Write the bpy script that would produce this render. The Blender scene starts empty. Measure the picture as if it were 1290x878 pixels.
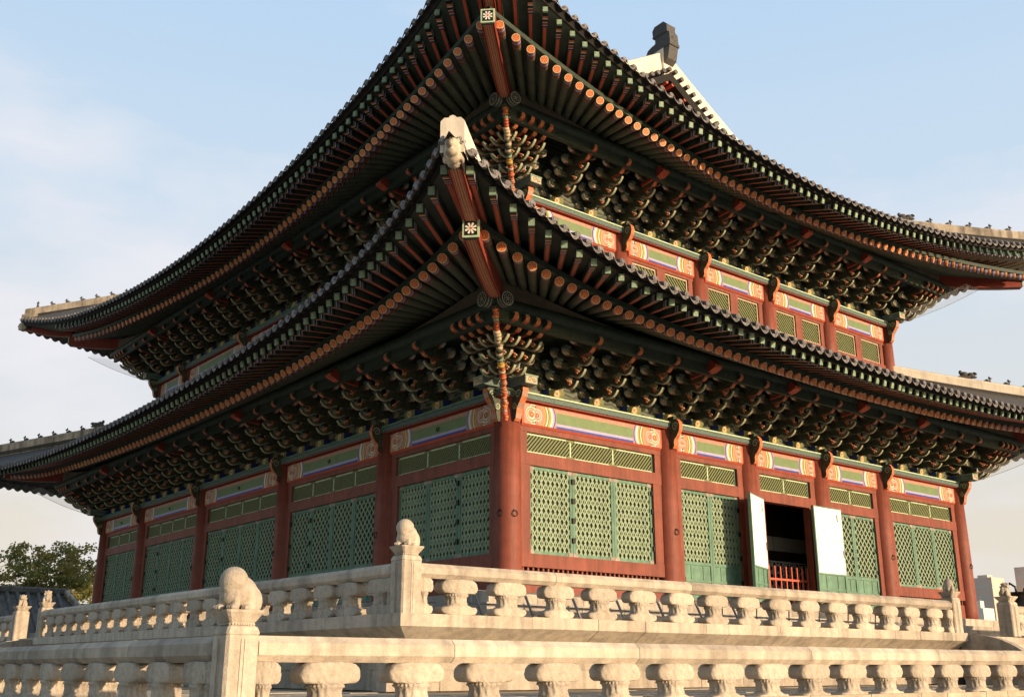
import bpy, bmesh, math, random
from mathutils import Vector, Matrix
random.seed(7)
R = math.radians
sc = bpy.context.scene
col = sc.collection

# ---------------------------------------------------------------- camera, sky, sun, exposure
cam = bpy.data.cameras.new("camera")
cam.sensor_width = 36.0
cam.lens = 36.72
cam.clip_start = 0.1
cam.clip_end = 6000
camo = bpy.data.objects.new("camera", cam)
col.objects.link(camo)
CAM = Vector((-15.725, -19.496, 0.0))
camo.location = CAM
camo.rotation_euler = (R(90 + 17.115), 0, R(50.862 - 90))
sc.camera = camo

SUN_AZ = 17.0      # degrees from the right facade's normal towards +x
SUN_EL = 9.0
sd = Vector((math.sin(R(SUN_AZ)) * math.cos(R(SUN_EL)), -math.cos(R(SUN_AZ)) * math.cos(R(SUN_EL)), math.sin(R(SUN_EL))))
sl = bpy.data.lights.new("sun", 'SUN')
sl.energy = 3.45
sl.angle = R(0.6)
sl.color = (1.0, 0.73, 0.46)
so = bpy.data.objects.new("sun", sl)
col.objects.link(so)
so.rotation_euler = sd.to_track_quat('Z', 'Y').to_euler()

w = bpy.data.worlds.new("World")
sc.world = w
w.use_nodes = True
nt = w.node_tree
nt.nodes.clear()
def wn(t, **k):
    n = nt.nodes.new(t)
    for a, b in k.items():
        setattr(n, a, b)
    return n
out = wn('ShaderNodeOutputWorld')
bg = wn('ShaderNodeBackground')
sky = wn('ShaderNodeTexSky')
sky.sky_type = 'NISHITA'
sky.sun_disc = False
sky.sun_elevation = R(SUN_EL)
sky.sun_rotation = math.atan2(sd.x, sd.y)
sky.altitude = 50
sky.air_density = 1.0
sky.dust_density = 1.2
sky.ozone_density = 1.4
tc = wn('ShaderNodeTexCoord')
mp = wn('ShaderNodeMapping')
mp.inputs['Scale'].default_value = (1.0, 1.0, 2.6)
nz = wn('ShaderNodeTexNoise')
nz.inputs['Scale'].default_value = 2.3
nz.inputs['Detail'].default_value = 7
nz.inputs['Roughness'].default_value = 0.52
rp = wn('ShaderNodeValToRGB')
rp.color_ramp.elements[0].position = 0.47
rp.color_ramp.elements[0].color = (0, 0, 0, 1)
rp.color_ramp.elements[1].position = 0.67
rp.color_ramp.elements[1].color = (1, 1, 1, 1)
mx = wn('ShaderNodeMixRGB')
mx.inputs['Color2'].default_value = (3.0, 2.75, 2.85, 1)
L = nt.links.new
# haze and cloud, shaped bright only towards the view so fill light stays low
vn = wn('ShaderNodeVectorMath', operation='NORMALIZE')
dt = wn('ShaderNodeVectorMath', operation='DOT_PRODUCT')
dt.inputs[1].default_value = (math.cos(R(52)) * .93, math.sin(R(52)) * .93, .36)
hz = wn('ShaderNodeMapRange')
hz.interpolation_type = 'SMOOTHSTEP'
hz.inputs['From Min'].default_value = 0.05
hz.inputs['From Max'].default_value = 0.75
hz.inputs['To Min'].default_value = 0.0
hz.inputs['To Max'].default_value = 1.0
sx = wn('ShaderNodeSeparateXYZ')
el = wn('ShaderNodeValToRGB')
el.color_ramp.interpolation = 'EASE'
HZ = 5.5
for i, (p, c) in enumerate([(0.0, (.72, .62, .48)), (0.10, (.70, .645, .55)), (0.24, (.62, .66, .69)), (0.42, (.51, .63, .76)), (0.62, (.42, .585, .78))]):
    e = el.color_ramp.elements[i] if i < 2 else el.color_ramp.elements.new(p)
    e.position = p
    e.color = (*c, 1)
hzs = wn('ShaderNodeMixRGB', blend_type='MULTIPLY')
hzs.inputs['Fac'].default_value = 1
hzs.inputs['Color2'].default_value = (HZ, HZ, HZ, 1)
hm = wn('ShaderNodeMixRGB')
L(tc.outputs['Generated'], vn.inputs[0])
L(vn.outputs['Vector'], dt.inputs[0])
L(dt.outputs['Value'], hz.inputs['Value'])
L(vn.outputs['Vector'], sx.inputs[0])
L(sx.outputs['Z'], el.inputs['Fac'])
L(el.outputs['Color'], hzs.inputs['Color1'])
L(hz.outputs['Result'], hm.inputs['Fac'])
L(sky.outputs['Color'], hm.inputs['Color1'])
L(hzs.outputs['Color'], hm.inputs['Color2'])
L(tc.outputs['Generated'], mp.inputs['Vector'])
L(mp.outputs['Vector'], nz.inputs['Vector'])
L(nz.outputs['Fac'], rp.inputs['Fac'])
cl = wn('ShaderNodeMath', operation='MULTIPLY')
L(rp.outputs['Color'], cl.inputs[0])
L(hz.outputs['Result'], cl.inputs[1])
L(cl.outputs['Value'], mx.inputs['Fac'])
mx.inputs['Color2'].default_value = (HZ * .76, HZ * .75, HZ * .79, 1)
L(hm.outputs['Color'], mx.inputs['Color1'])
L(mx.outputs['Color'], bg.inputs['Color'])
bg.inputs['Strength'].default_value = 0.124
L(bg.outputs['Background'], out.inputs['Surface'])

sc.view_settings.view_transform = 'Standard'
sc.view_settings.look = 'None'
sc.view_settings.gamma = 1
sc.view_settings.use_curve_mapping = False
sc.view_settings.exposure = 0.75

# ---------------------------------------------------------------- materials
MATS = {}
def mat(name, c, rough=0.7, var=0.15, scale=6.0, bump=0.0, bscale=40.0, c2=None, metal=0.0, island=0.0, streak=0.0, spec=0.3, blotch=0.0, speck=0.0, grain=0.0):
    m = bpy.data.materials.new(name)
    m.use_nodes = True
    t = m.node_tree
    b = t.nodes['Principled BSDF']
    b.inputs['Roughness'].default_value = rough
    b.inputs['Metallic'].default_value = metal
    b.inputs['Specular IOR Level'].default_value = spec
    tcn = t.nodes.new('ShaderNodeTexCoord')
    n = t.nodes.new('ShaderNodeTexNoise')
    n.inputs['Scale'].default_value = scale
    n.inputs['Detail'].default_value = 6
    n.inputs['Roughness'].default_value = 0.62
    t.links.new(tcn.outputs['Object'], n.inputs['Vector'])
    r = t.nodes.new('ShaderNodeValToRGB')
    a = [x * (1 - var) for x in c]
    d = c2 if c2 else [min(1, x * (1 + var)) for x in c]
    r.color_ramp.elements[0].position = 0.3
    r.color_ramp.elements[0].color = (*a, 1)
    r.color_ramp.elements[1].position = 0.7
    r.color_ramp.elements[1].color = (*d, 1)
    t.links.new(n.outputs['Fac'], r.inputs['Fac'])
    last = r.outputs['Color']
    def mul(fac_socket, lo, hi):
        nonlocal last
        mr = t.nodes.new('ShaderNodeMapRange')
        mr.inputs['To Min'].default_value = lo
        mr.inputs['To Max'].default_value = hi
        t.links.new(fac_socket, mr.inputs['Value'])
        hs = t.nodes.new('ShaderNodeMixRGB')
        hs.blend_type = 'MULTIPLY'
        hs.inputs['Fac'].default_value = 1
        t.links.new(last, hs.inputs['Color1'])
        t.links.new(mr.outputs['Result'], hs.inputs['Color2'])
        last = hs.outputs['Color']
        return mr
    if island:
        g = t.nodes.new('ShaderNodeNewGeometry')
        mul(g.outputs['Random Per Island'], 1 - island, 1 + island)
        oi = t.nodes.new('ShaderNodeObjectInfo')
        mul(oi.outputs['Random'], 1 - island, 1 + island * 0.8)
    if streak:
        mpn = t.nodes.new('ShaderNodeMapping')
        mpn.inputs['Scale'].default_value = (3.2, 3.2, 0.25)
        t.links.new(tcn.outputs['Object'], mpn.inputs['Vector'])
        n2 = t.nodes.new('ShaderNodeTexNoise')
        n2.inputs['Scale'].default_value = 1.6
        n2.inputs['Detail'].default_value = 5
        t.links.new(mpn.outputs['Vector'], n2.inputs['Vector'])
        mr = mul(n2.outputs['Fac'], 1 - streak, 1.0)
        mr.inputs['From Min'].default_value = 0.36
        mr.inputs['From Max'].default_value = 0.56
    if speck:
        n5 = t.nodes.new('ShaderNodeTexNoise')
        n5.inputs['Scale'].default_value = 75
        n5.inputs['Detail'].default_value = 3
        n5.inputs['Roughness'].default_value = 0.8
        t.links.new(tcn.outputs['Object'], n5.inputs['Vector'])
        mr = mul(n5.outputs['Fac'], 1 - speck, 1 + speck * .6)
        mr.inputs['From Min'].default_value = 0.34
        mr.inputs['From Max'].default_value = 0.64
    if grain:
        mpg = t.nodes.new('ShaderNodeMapping')
        mpg.inputs['Scale'].default_value = (16, 16, 0.7)
        t.links.new(tcn.outputs['Object'], mpg.inputs['Vector'])
        n6 = t.nodes.new('ShaderNodeTexNoise')
        n6.inputs['Scale'].default_value = 1.5
        n6.inputs['Detail'].default_value = 6
        n6.inputs['Roughness'].default_value = 0.7
        t.links.new(mpg.outputs['Vector'], n6.inputs['Vector'])
        mr = mul(n6.outputs['Fac'], 1 - grain, 1 + grain * .5)
        mr.inputs['From Min'].default_value = 0.30
        mr.inputs['From Max'].default_value = 0.65
    if blotch:
        n4 = t.nodes.new('ShaderNodeTexNoise')
        n4.inputs['Scale'].default_value = 1.1
        n4.inputs['Detail'].default_value = 8
        n4.inputs['Roughness'].default_value = 0.7
        t.links.new(tcn.outputs['Object'], n4.inputs['Vector'])
        mr = mul(n4.outputs['Fac'], 1 - blotch, 1.06)
        mr.inputs['From Min'].default_value = 0.34
        mr.inputs['From Max'].default_value = 0.62
    t.links.new(last, b.inputs['Base Color'])
    if bump:
        n3 = t.nodes.new('ShaderNodeTexNoise')
        n3.inputs['Scale'].default_value = bscale
        n3.inputs['Detail'].default_value = 5
        t.links.new(tcn.outputs['Object'], n3.inputs['Vector'])
        bp = t.nodes.new('ShaderNodeBump')
        bp.inputs['Strength'].default_value = bump
        bp.inputs['Distance'].default_value = 0.02
        t.links.new(n3.outputs['Fac'], bp.inputs['Height'])
        t.links.new(bp.outputs['Normal'], b.inputs['Normal'])
    MATS[name] = m
    return m

mat('stone', (.51, .44, .36), .88, .14, 9, .4, 45, island=.14, streak=.26, blotch=.2, speck=.12)
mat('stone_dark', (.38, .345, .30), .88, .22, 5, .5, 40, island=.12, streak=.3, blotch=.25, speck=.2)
mat('paving', (.46, .40, .31), 1.0, .2, 3, .4, 30, island=.15, blotch=.25, spec=.05, speck=.15)
mat('ground', (.34, .30, .24), .95, .2, .4, .3, 10)
mat('red_paint', (.235, .064, .042), .6, .14, 2.5, .12, 30, streak=.2, blotch=.2, grain=.22)
mat('red_bright', (.50, .10, .055), .5, .12, 4)
mat('red_deep', (.24, .045, .03), .55, .15, 4)
mat('orange', (.52, .165, .07), .55, .25, 9)
mat('cream', (.50, .40, .27), .6, .15, 8)
mat('pale_green', (.44, .56, .38), .55, .12, 8)
mat('door_green', (.130, .245, .180), .65, .2, 4, .1, 40, streak=.2, blotch=.15)
mat('lattice_green', (.265, .345, .235), .65, .16, 6, streak=.15)
mat('transom_green', (.16, .18, .08), .6, .12, 6)
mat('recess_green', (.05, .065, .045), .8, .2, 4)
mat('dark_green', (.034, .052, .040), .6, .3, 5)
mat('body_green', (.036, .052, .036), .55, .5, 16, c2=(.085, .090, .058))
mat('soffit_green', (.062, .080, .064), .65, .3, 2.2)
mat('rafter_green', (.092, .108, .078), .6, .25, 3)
mat('rafter_tip', (.13, .055, .035), .6, .5, 22, c2=(.22, .12, .09))
mat('teal', (.085, .15, .15), .6, .5, 30, c2=(.15, .21, .20), bump=.3, bscale=60)
mat('beam_green', (.15, .22, .105), .55, .12, 4)
mat('blue', (.045, .06, .28), .5, .15, 8)
mat('lavender', (.36, .34, .55), .5, .1, 8)
mat('paper', (.90, .88, .84), .8, .04, 3)
mat('yellow', (.50, .31, .07), .55, .2, 8)
mat('pink', (.40, .23, .175), .55, .22, 14)
mat('white_paint', (.74, .70, .62), .6, .08, 3, blotch=.08)
mat('black_paint', (.012, .012, .012), .5, .3, 8)
mat('line_white', (.40, .40, .34), .55, .2, 12)
mat('lotus', (.40, .32, .10), .55, .6, 26, c2=(.12, .22, .08))
mat('brown_board', (.13, .115, .085), .7, .25, 4)
mat('tile', (.085, .082, .08), .72, .25, 8, .3, 50, island=.25)
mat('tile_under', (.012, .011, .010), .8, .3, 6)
mat('tile_end', (.17, .155, .15), .75, .35, 14, .35, 60, island=.3)
mat('flower_red', (.62, .105, .04), .5, .15, 10)
mat('flower_rim', (.60, .44, .25), .5, .15, 10)
mat('flower_petal', (.66, .32, .09), .5, .2, 10)
mat('mint', (.20, .30, .215), .6, .2, 8)
mat('tip_green', (.36, .37, .25), .6, .25, 10)
mat('plaster', (.78, .70, .58), .85, .1, 2, .3, 30, streak=.16, blotch=.16)
mat('plaster_old', (.52, .44, .34), .88, .25, 3, .4, 30, streak=.5, blotch=.35)
mat('iron', (.025, .024, .024), .45, .2, 10, metal=.6)
mat('steel', (.26, .25, .25), .55, .15, 10, metal=.3)
mat('bronze', (.05, .042, .034), .35, .2, 6, metal=.7)
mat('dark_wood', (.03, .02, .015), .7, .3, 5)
mat('inner_cream', (.40, .37, .30), .7, .1, 6)
mat('concrete', (.60, .56, .52), .8, .05, .05)  # base colour lightened to stand in for distance haze
mat('concrete_pink', (.66, .52, .44), .8, .05, .05)  # distance haze put into this lighter base colour as well
mat('window_glass', (.30, .31, .33), .3, .1, 1)
mat('bark', (.10, .075, .05), .9, .3, 6, .5, 20)
mat('leaf_a', (.24, .23, .07), .6, .25, 1.2)
mat('leaf_b', (.33, .27, .08), .6, .25, 1.2)
mat('leaf_c', (.17, .18, .055), .6, .25, 1.2)
mat('roof_tile_far', (.17, .165, .155), .9, .3, 2, spec=.08, streak=.3)
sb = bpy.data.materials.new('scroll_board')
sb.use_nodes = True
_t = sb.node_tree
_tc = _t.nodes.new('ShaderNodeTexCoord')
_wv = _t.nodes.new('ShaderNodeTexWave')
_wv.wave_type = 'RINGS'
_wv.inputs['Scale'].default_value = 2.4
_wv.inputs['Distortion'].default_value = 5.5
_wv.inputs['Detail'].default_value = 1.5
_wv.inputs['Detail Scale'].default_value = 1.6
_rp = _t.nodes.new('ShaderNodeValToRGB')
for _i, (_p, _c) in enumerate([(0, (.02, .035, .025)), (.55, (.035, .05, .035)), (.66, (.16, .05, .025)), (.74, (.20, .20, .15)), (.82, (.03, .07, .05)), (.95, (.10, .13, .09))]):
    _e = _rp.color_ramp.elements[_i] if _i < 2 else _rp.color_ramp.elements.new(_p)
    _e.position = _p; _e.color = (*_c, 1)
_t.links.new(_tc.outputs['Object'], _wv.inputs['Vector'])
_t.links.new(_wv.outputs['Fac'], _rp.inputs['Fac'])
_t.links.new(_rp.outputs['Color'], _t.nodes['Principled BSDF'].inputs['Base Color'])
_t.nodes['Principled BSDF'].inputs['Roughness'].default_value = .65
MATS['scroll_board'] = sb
for _n in ('leaf_a', 'leaf_b', 'leaf_c'):
    _t = MATS[_n].node_tree
    _pb = _t.nodes['Principled BSDF']
    _tl = _t.nodes.new('ShaderNodeBsdfTranslucent')
    _mm = _t.nodes.new('ShaderNodeMixShader')
    _mm.inputs['Fac'].default_value = .5
    _t.links.new(_pb.inputs['Base Color'].links[0].from_socket, _tl.inputs['Color'])
    _t.links.new(_pb.outputs[0], _mm.inputs[1])
    _t.links.new(_tl.outputs[0], _mm.inputs[2])
    _t.links.new(_mm.outputs[0], _t.nodes['Material Output'].inputs['Surface'])
nm = bpy.data.materials.new('net')
nm.use_nodes = True
_t = nm.node_tree
_b = _t.nodes['Principled BSDF']
_b.inputs['Base Color'].default_value = (.8, .8, .8, 1)
_tr = _t.nodes.new('ShaderNodeBsdfTransparent')
_ms = _t.nodes.new('ShaderNodeMixShader')
_ms.inputs['Fac'].default_value = 0.13
_t.links.new(_tr.outputs[0], _ms.inputs[1])
_t.links.new(_b.outputs[0], _ms.inputs[2])
_t.links.new(_ms.outputs[0], _t.nodes['Material Output'].inputs['Surface'])
MATS['net'] = nm

# ---------------------------------------------------------------- mesh builder
class MB:
    def __init__(s):
        s.v = []; s.f = []; s.m = []; s.names = []; s.sm = []
    def mi(s, name):
        if name not in s.names:
            s.names.append(name)
        return s.names.index(name)
    def add(s, vs, fs, m, smooth=False):
        b = len(s.v)
        s.v.extend([tuple(v) for v in vs])
        if isinstance(m, str):
            k = s.mi(m); ms = [k] * len(fs)
        else:
            ms = [s.mi(x) for x in m]
        for f, k in zip(fs, ms):
            s.f.append(tuple(i + b for i in f)); s.m.append(k); s.sm.append(smooth)
        return s
    def merge(s, o, M=None):
        vs = [M @ Vector(v) for v in o.v] if M else o.v
        b = len(s.v)
        s.v.extend([tuple(v) for v in vs])
        mp_ = [s.mi(n) for n in o.names]
        for f, k, q in zip(o.f, o.m, o.sm):
            s.f.append(tuple(i + b for i in f)); s.m.append(mp_[k]); s.sm.append(q)
        return s
    def box(s, a, b, m, ch=0.0):
        x0, y0, z0 = a; x1, y1, z1 = b
        if ch:
            # chamfered on the long vertical-cross edges: loft of an octagon along x
            pr = [(y0 + ch, z0), (y1 - ch, z0), (y1, z0 + ch), (y1, z1 - ch), (y1 - ch, z1), (y0 + ch, z1), (y0, z1 - ch), (y0, z0 + ch)]
            vs = [(x0, p[0], p[1]) for p in pr] + [(x1, p[0], p[1]) for p in pr]
            n = 8
            fs = [(i, (i + 1) % n, n + (i + 1) % n, n + i) for i in range(n)] + [tuple(range(n))[::-1], tuple(range(n, 2 * n))]
            return s.add(vs, fs, m)
        vs = [(x0, y0, z0), (x1, y0, z0), (x1, y1, z0), (x0, y1, z0), (x0, y0, z1), (x1, y0, z1), (x1, y1, z1), (x0, y1, z1)]
        return s.add(vs, [(0, 3, 2, 1), (4, 5, 6, 7), (0, 1, 5, 4), (1, 2, 6, 5), (2, 3, 7, 6), (3, 0, 4, 7)], m)
    def prism(s, pts, fn, t0, t1, side='body_green', rim='dark_green', rims=None, inset=0.0, line='line_white'):
        """pts: 2-D outline; fn(p0,p1,t)->3-D; extruded t0..t1. rims: {edge index: material}"""
        n = len(pts)
        vs = [fn(p[0], p[1], t0) for p in pts] + [fn(p[0], p[1], t1) for p in pts]
        fs = [(i, (i + 1) % n, n + (i + 1) % n, n + i) for i in range(n)]
        ms = [(rims or {}).get(i, rim) for i in range(n)]
        fs += [tuple(range(n)), tuple(range(n, 2 * n))]
        ms += [side, side]
        return s.add(vs, fs, ms)
    def ring(s, path, rad, m, n=8, caps=True, smooth=True):
        """tube along path with radius list"""
        P = [Vector(p) for p in path]
        if not isinstance(rad, (list, tuple)):
            rad = [rad] * len(P)
        vs = []; fs = []
        for i, p in enumerate(P):
            d = (P[min(i + 1, len(P) - 1)] - P[max(i - 1, 0)]).normalized()
            up = Vector((0, 0, 1)) if abs(d.z) < .95 else Vector((1, 0, 0))
            x = d.cross(up).normalized(); y = x.cross(d)
            for k in range(n):
                a = 2 * math.pi * k / n
                vs.append(p + (x * math.cos(a) + y * math.sin(a)) * rad[i])
        for i in range(len(P) - 1):
            for k in range(n):
                fs.append((i * n + k, i * n + (k + 1) % n, (i + 1) * n + (k + 1) % n, (i + 1) * n + k))
        s.add(vs, fs, m, smooth)
        if caps:
            s.add(vs[:n], [tuple(range(n))], m)
            s.add(vs[-n:], [tuple(range(n))], m)
        return s
    def lathe(s, prof, m, n=16, c=(0, 0), smooth=True, cap=True):
        vs = []; fs = []
        for r_, z in prof:
            for k in range(n):
                a = 2 * math.pi * k / n
                vs.append((c[0] + r_ * math.cos(a), c[1] + r_ * math.sin(a), z))
        for i in range(len(prof) - 1):
            for k in range(n):
                fs.append((i * n + k, i * n + (k + 1) % n, (i + 1) * n + (k + 1) % n, (i + 1) * n + k))
        s.add(vs, fs, m, smooth)
        if cap:
            s.add(vs[:n], [tuple(range(n))[::-1]], m); s.add(vs[-n:], [tuple(range(n))], m)
        return s
    def ell(s, c, r_, m, rot=None, n=12, k=8):
        vs = []; fs = []
        M = rot.to_matrix() if rot is not None else Matrix.Identity(3)
        for i in range(k + 1):
            t = math.pi * i / k
            for j in range(n):
                a = 2 * math.pi * j / n
                q = M @ Vector((r_[0] * math.sin(t) * math.cos(a), r_[1] * math.sin(t) * math.sin(a), r_[2] * math.cos(t)))
                vs.append((c[0] + q.x, c[1] + q.y, c[2] + q.z))
        for i in range(k):
            for j in range(n):
                fs.append((i * n + j, i * n + (j + 1) % n, (i + 1) * n + (j + 1) % n, (i + 1) * n + j))
        return s.add(vs, fs, m, True)
    def grid(s, rows, m, smooth=True):
        n = len(rows[0])
        vs = [p for r_ in rows for p in r_]
        fs = [(i * n + k, i * n + k + 1, (i + 1) * n + k + 1, (i + 1) * n + k) for i in range(len(rows) - 1) for k in range(n - 1)]
        return s.add(vs, fs, m, smooth)
    def mesh(s, name, fix=True):
        me = bpy.data.meshes.new(name)
        me.from_pydata(s.v, [], s.f)
        for n in s.names:
            me.materials.append(MATS[n])
        me.polygons.foreach_set('material_index', s.m)
        me.polygons.foreach_set('use_smooth', s.sm)
        if fix:
            bm = bmesh.new(); bm.from_mesh(me)
            bmesh.ops.remove_doubles(bm, verts=bm.verts, dist=1e-5)
            bmesh.ops.recalc_face_normals(bm, faces=bm.faces)
            bm.to_mesh(me); bm.free()
        me.update()
        return me

def tag(o, label=None, cat=None, group=None, kind=None):
    if label: o['label'] = label
    if cat: o['category'] = cat
    if group: o['group'] = group
    if kind: o['kind'] = kind
    return o
def link(name, data, parent=None, M=None):
    o = bpy.data.objects.new(name, data)
    col.objects.link(o)
    if parent is not None:
        o.parent = parent
    if M is not None:
        o.matrix_local = M
    return o
def thing(name, label, cat, loc=(0, 0, 0), rz=0.0, group=None):
    o = link(name, None)
    o.location = loc; o.rotation_euler = (0, 0, rz)
    o.empty_display_size = .3
    return tag(o, label, cat, group)
def T(x, y, z): return Matrix.Translation((x, y, z))
def RZ(a): return Matrix.Rotation(a, 4, 'Z')

# ---------------------------------------------------------------- measured plan of the hall (eye level is z = 0)
XS = [0, 5.585, 9.079, 12.62, 16.079, 21.102]
YS = [0, 5.304, 11.426, 17.878, 23.89, 28.553]
W = XS[-1]; LN = YS[-1]
INS = 1.35                                    # inset of the upper storey
CUR = {'LR': (3.216, 1.388, 3.848, 7.561, .620, 1.702), 'LF': (4.476, 1.847, 4.338, 7.533, .963, 1.758),
       'LT': (4.736, 1.871, 4.26, 7.703, .987, 1.991), 'UR': (1.534, 1.474, 1.711, 13.853, .609, 2.234),
       'UF': (2.778, 1.065, 2.925, 13.773, 1.654, 1.722), 'UT': (2.988, 1.045, 3.233, 13.984, 1.806, 1.727)}
LIFT = {'LR': .55, 'LF': .35, 'LT': .35, 'UR': .60, 'UF': .32, 'UT': .42}
def cv(k, u, S):
    e0, de, pe, z0, dz, pz = CUR[k]
    H = S / 2 + e0 + de
    t = min(1.0, abs((u - S / 2) / H))
    # the far left corner sweeps up a little higher than the others
    far = max(0.0, 1 - (u + e0 + de) / 7.0) if S == LN else 0.0
    return e0 + de * t ** pe, z0 + dz * t ** pz + LIFT[k] * far * far
def cend(k): return CUR[k][0] + CUR[k][1]
FR = {'R': (Matrix.Identity(4), W), 'L': (T(0, LN, 0) @ RZ(-math.pi / 2), LN)}

hall = thing('palace_hall', 'two-tiered Korean palace hall with red columns, painted brackets and upswept dark tiled roofs', 'palace hall')

def wdist(M): return (M.translation - CAM).length

# ---------------------------------------------------------------- setting: ground, terraces
g = MB(); g.add([(-3000, -3000, -1.75), (3000, -3000, -1.75), (3000, 3000, -1.75), (-3000, 3000, -1.75)], [(0, 1, 2, 3)], 'ground')
tag(link('ground', g.mesh('ground')), kind='structure')

def slabs(mb, a, b, z0, z1, y0, y1, m, lo=1.0, hi=2.2, gap=.006):
    """row of stone blocks along x from a to b"""
    x = a
    while x < b - .01:
        l = random.uniform(lo, hi)
        e = min(b, x + l)
        if b - e < lo * .5: e = b
        dz = random.uniform(-.004, .004)
        mb.box((x + gap, y0 + random.uniform(-.004, .004), z0), (e - gap, y1, z1 + dz), m)
        x = e

LX, LY = -11.35, -10.05                       # lower balustrade centre lines
UX, UY = -6.53, -5.58                         # upper balustrade centre lines
EX, EY = 32.0, 38.0
pv = MB()
yy = LY - .25
random.seed(3)
while yy < UY + .3:
    d = random.uniform(.55, .95)
    xx = LX - .2
    while xx < 26:
        l = random.uniform(.7, 1.6)
        pv.box((xx + .008, yy + .008, -.6), (xx + l - .008, yy + d - .008, -.335 + random.uniform(-.008, .008)), 'paving')
        xx += l
    yy += d
xx = LX - .25
while xx < UX + .4:
    d = random.uniform(.55, .95)
    y2 = yy
    while y2 < 30:
        l = random.uniform(.7, 1.6)
        pv.box((xx + .008, y2 + .008, -.6), (xx + d - .008, y2 + l - .008, -.335 + random.uniform(-.008, .008)), 'paving')
        y2 += l
    xx += d
pv.box((LX - .2, LY - .2, -.62), (EX, EY, -.36), 'stone_dark')
tag(link('lower_terrace_paving', pv.mesh('lower_terrace_paving', False)), kind='structure')

# lower terrace body with its ledge
lt = thing('stone_platform', 'lower stone platform of granite blocks carrying the front balustrade', 'platform', (LX, LY, -1.75))
b_ = MB(); b_.box((.3, .3, 0), (EX - LX, EY - LY, 1.12), 'stone_dark')
link('retaining_wall', b_.mesh('retaining_wall'), lt)
b_ = MB(); slabs(b_, -.4, 30, 1.05, 1.32, -.42, .35, 'stone')
link('ledge', b_.mesh('ledge'), lt)
b_ = MB(); slabs(b_, -44, .398, 1.05, 1.32, -.42, .35, 'stone')
link('ledge', b_.mesh('ledge'), lt, RZ(-math.pi / 2) @ T(0, 0, 0))

# upper terrace
ut = thing('stone_platform', 'upper stone platform with slanted cornice below the inner balustrade', 'platform', (UX, UY, -.335))
b_ = MB()
slabs(b_, .02, 16.4 + .4, 0.02, .34, .50, .9, 'stone', .8, 1.8)
slabs(b_, .02, 16.4 + .4, .345, .80, .52, .9, 'stone', .8, 1.8)
link('wall_stones', b_.mesh('wall_stones'), ut)
b_ = MB()
slabs(b_, -30, -.52, 0.02, .34, .50, .9, 'stone', .8, 1.8)
slabs(b_, -30, -.52, .345, .80, .52, .9, 'stone', .8, 1.8)
link('wall_stones', b_.mesh('wall_stones'), ut, RZ(-math.pi / 2))
b_ = MB(); b_.box((.6, .6, 0), (EX - UX, EY - UY, 1.15), 'stone_dark')
link('terrace_fill', b_.mesh('terrace_fill'), ut)
def cornice(a, b):
    mb = MB()
    x = a
    while x < b - .01:
        e = min(b, x + random.uniform(1.0, 2.4))
        if b - e < .5: e = b
        pr = [(-.22, .985), (-.22, 1.175), (.62, 1.175), (.62, .78), (.12, .78)]
        o = random.uniform(-.004, .004)
        n = 5
        g0 = .005
        vs = [(x + g0 if not (a == x and p[0] < .1 and False) else x, p[0] + o, p[1] + o) for p in pr] + [(e - g0, p[0] + o, p[1] + o) for p in pr]
        if abs(x - a) < 1e-6 and a == 0.0:      # mitre at the corner
            for i, p in enumerate(pr): vs[i] = (p[0], p[0] + o, p[1] + o)
        if abs(e - b) < 1e-6 and b == 0.0:
            for i, p in enumerate(pr): vs[n + i] = (-p[0], p[0] + o, p[1] + o)
        mb.add(vs, [(i, (i + 1) % n, n + (i + 1) % n, n + i) for i in range(n)] + [tuple(range(n))[::-1], tuple(range(n, 2 * n))], 'stone')
        x = e
    return mb
link('cornice', cornice(0.0, 16.55).mesh('cornice'), ut, Matrix.Rotation(-.003, 4, 'Y'))
link('cornice', cornice(-20.4, 0.0).mesh('cornice'), ut, RZ(-math.pi / 2) @ Matrix.Rotation(.003, 4, 'Y'))
random.seed(11)

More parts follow.
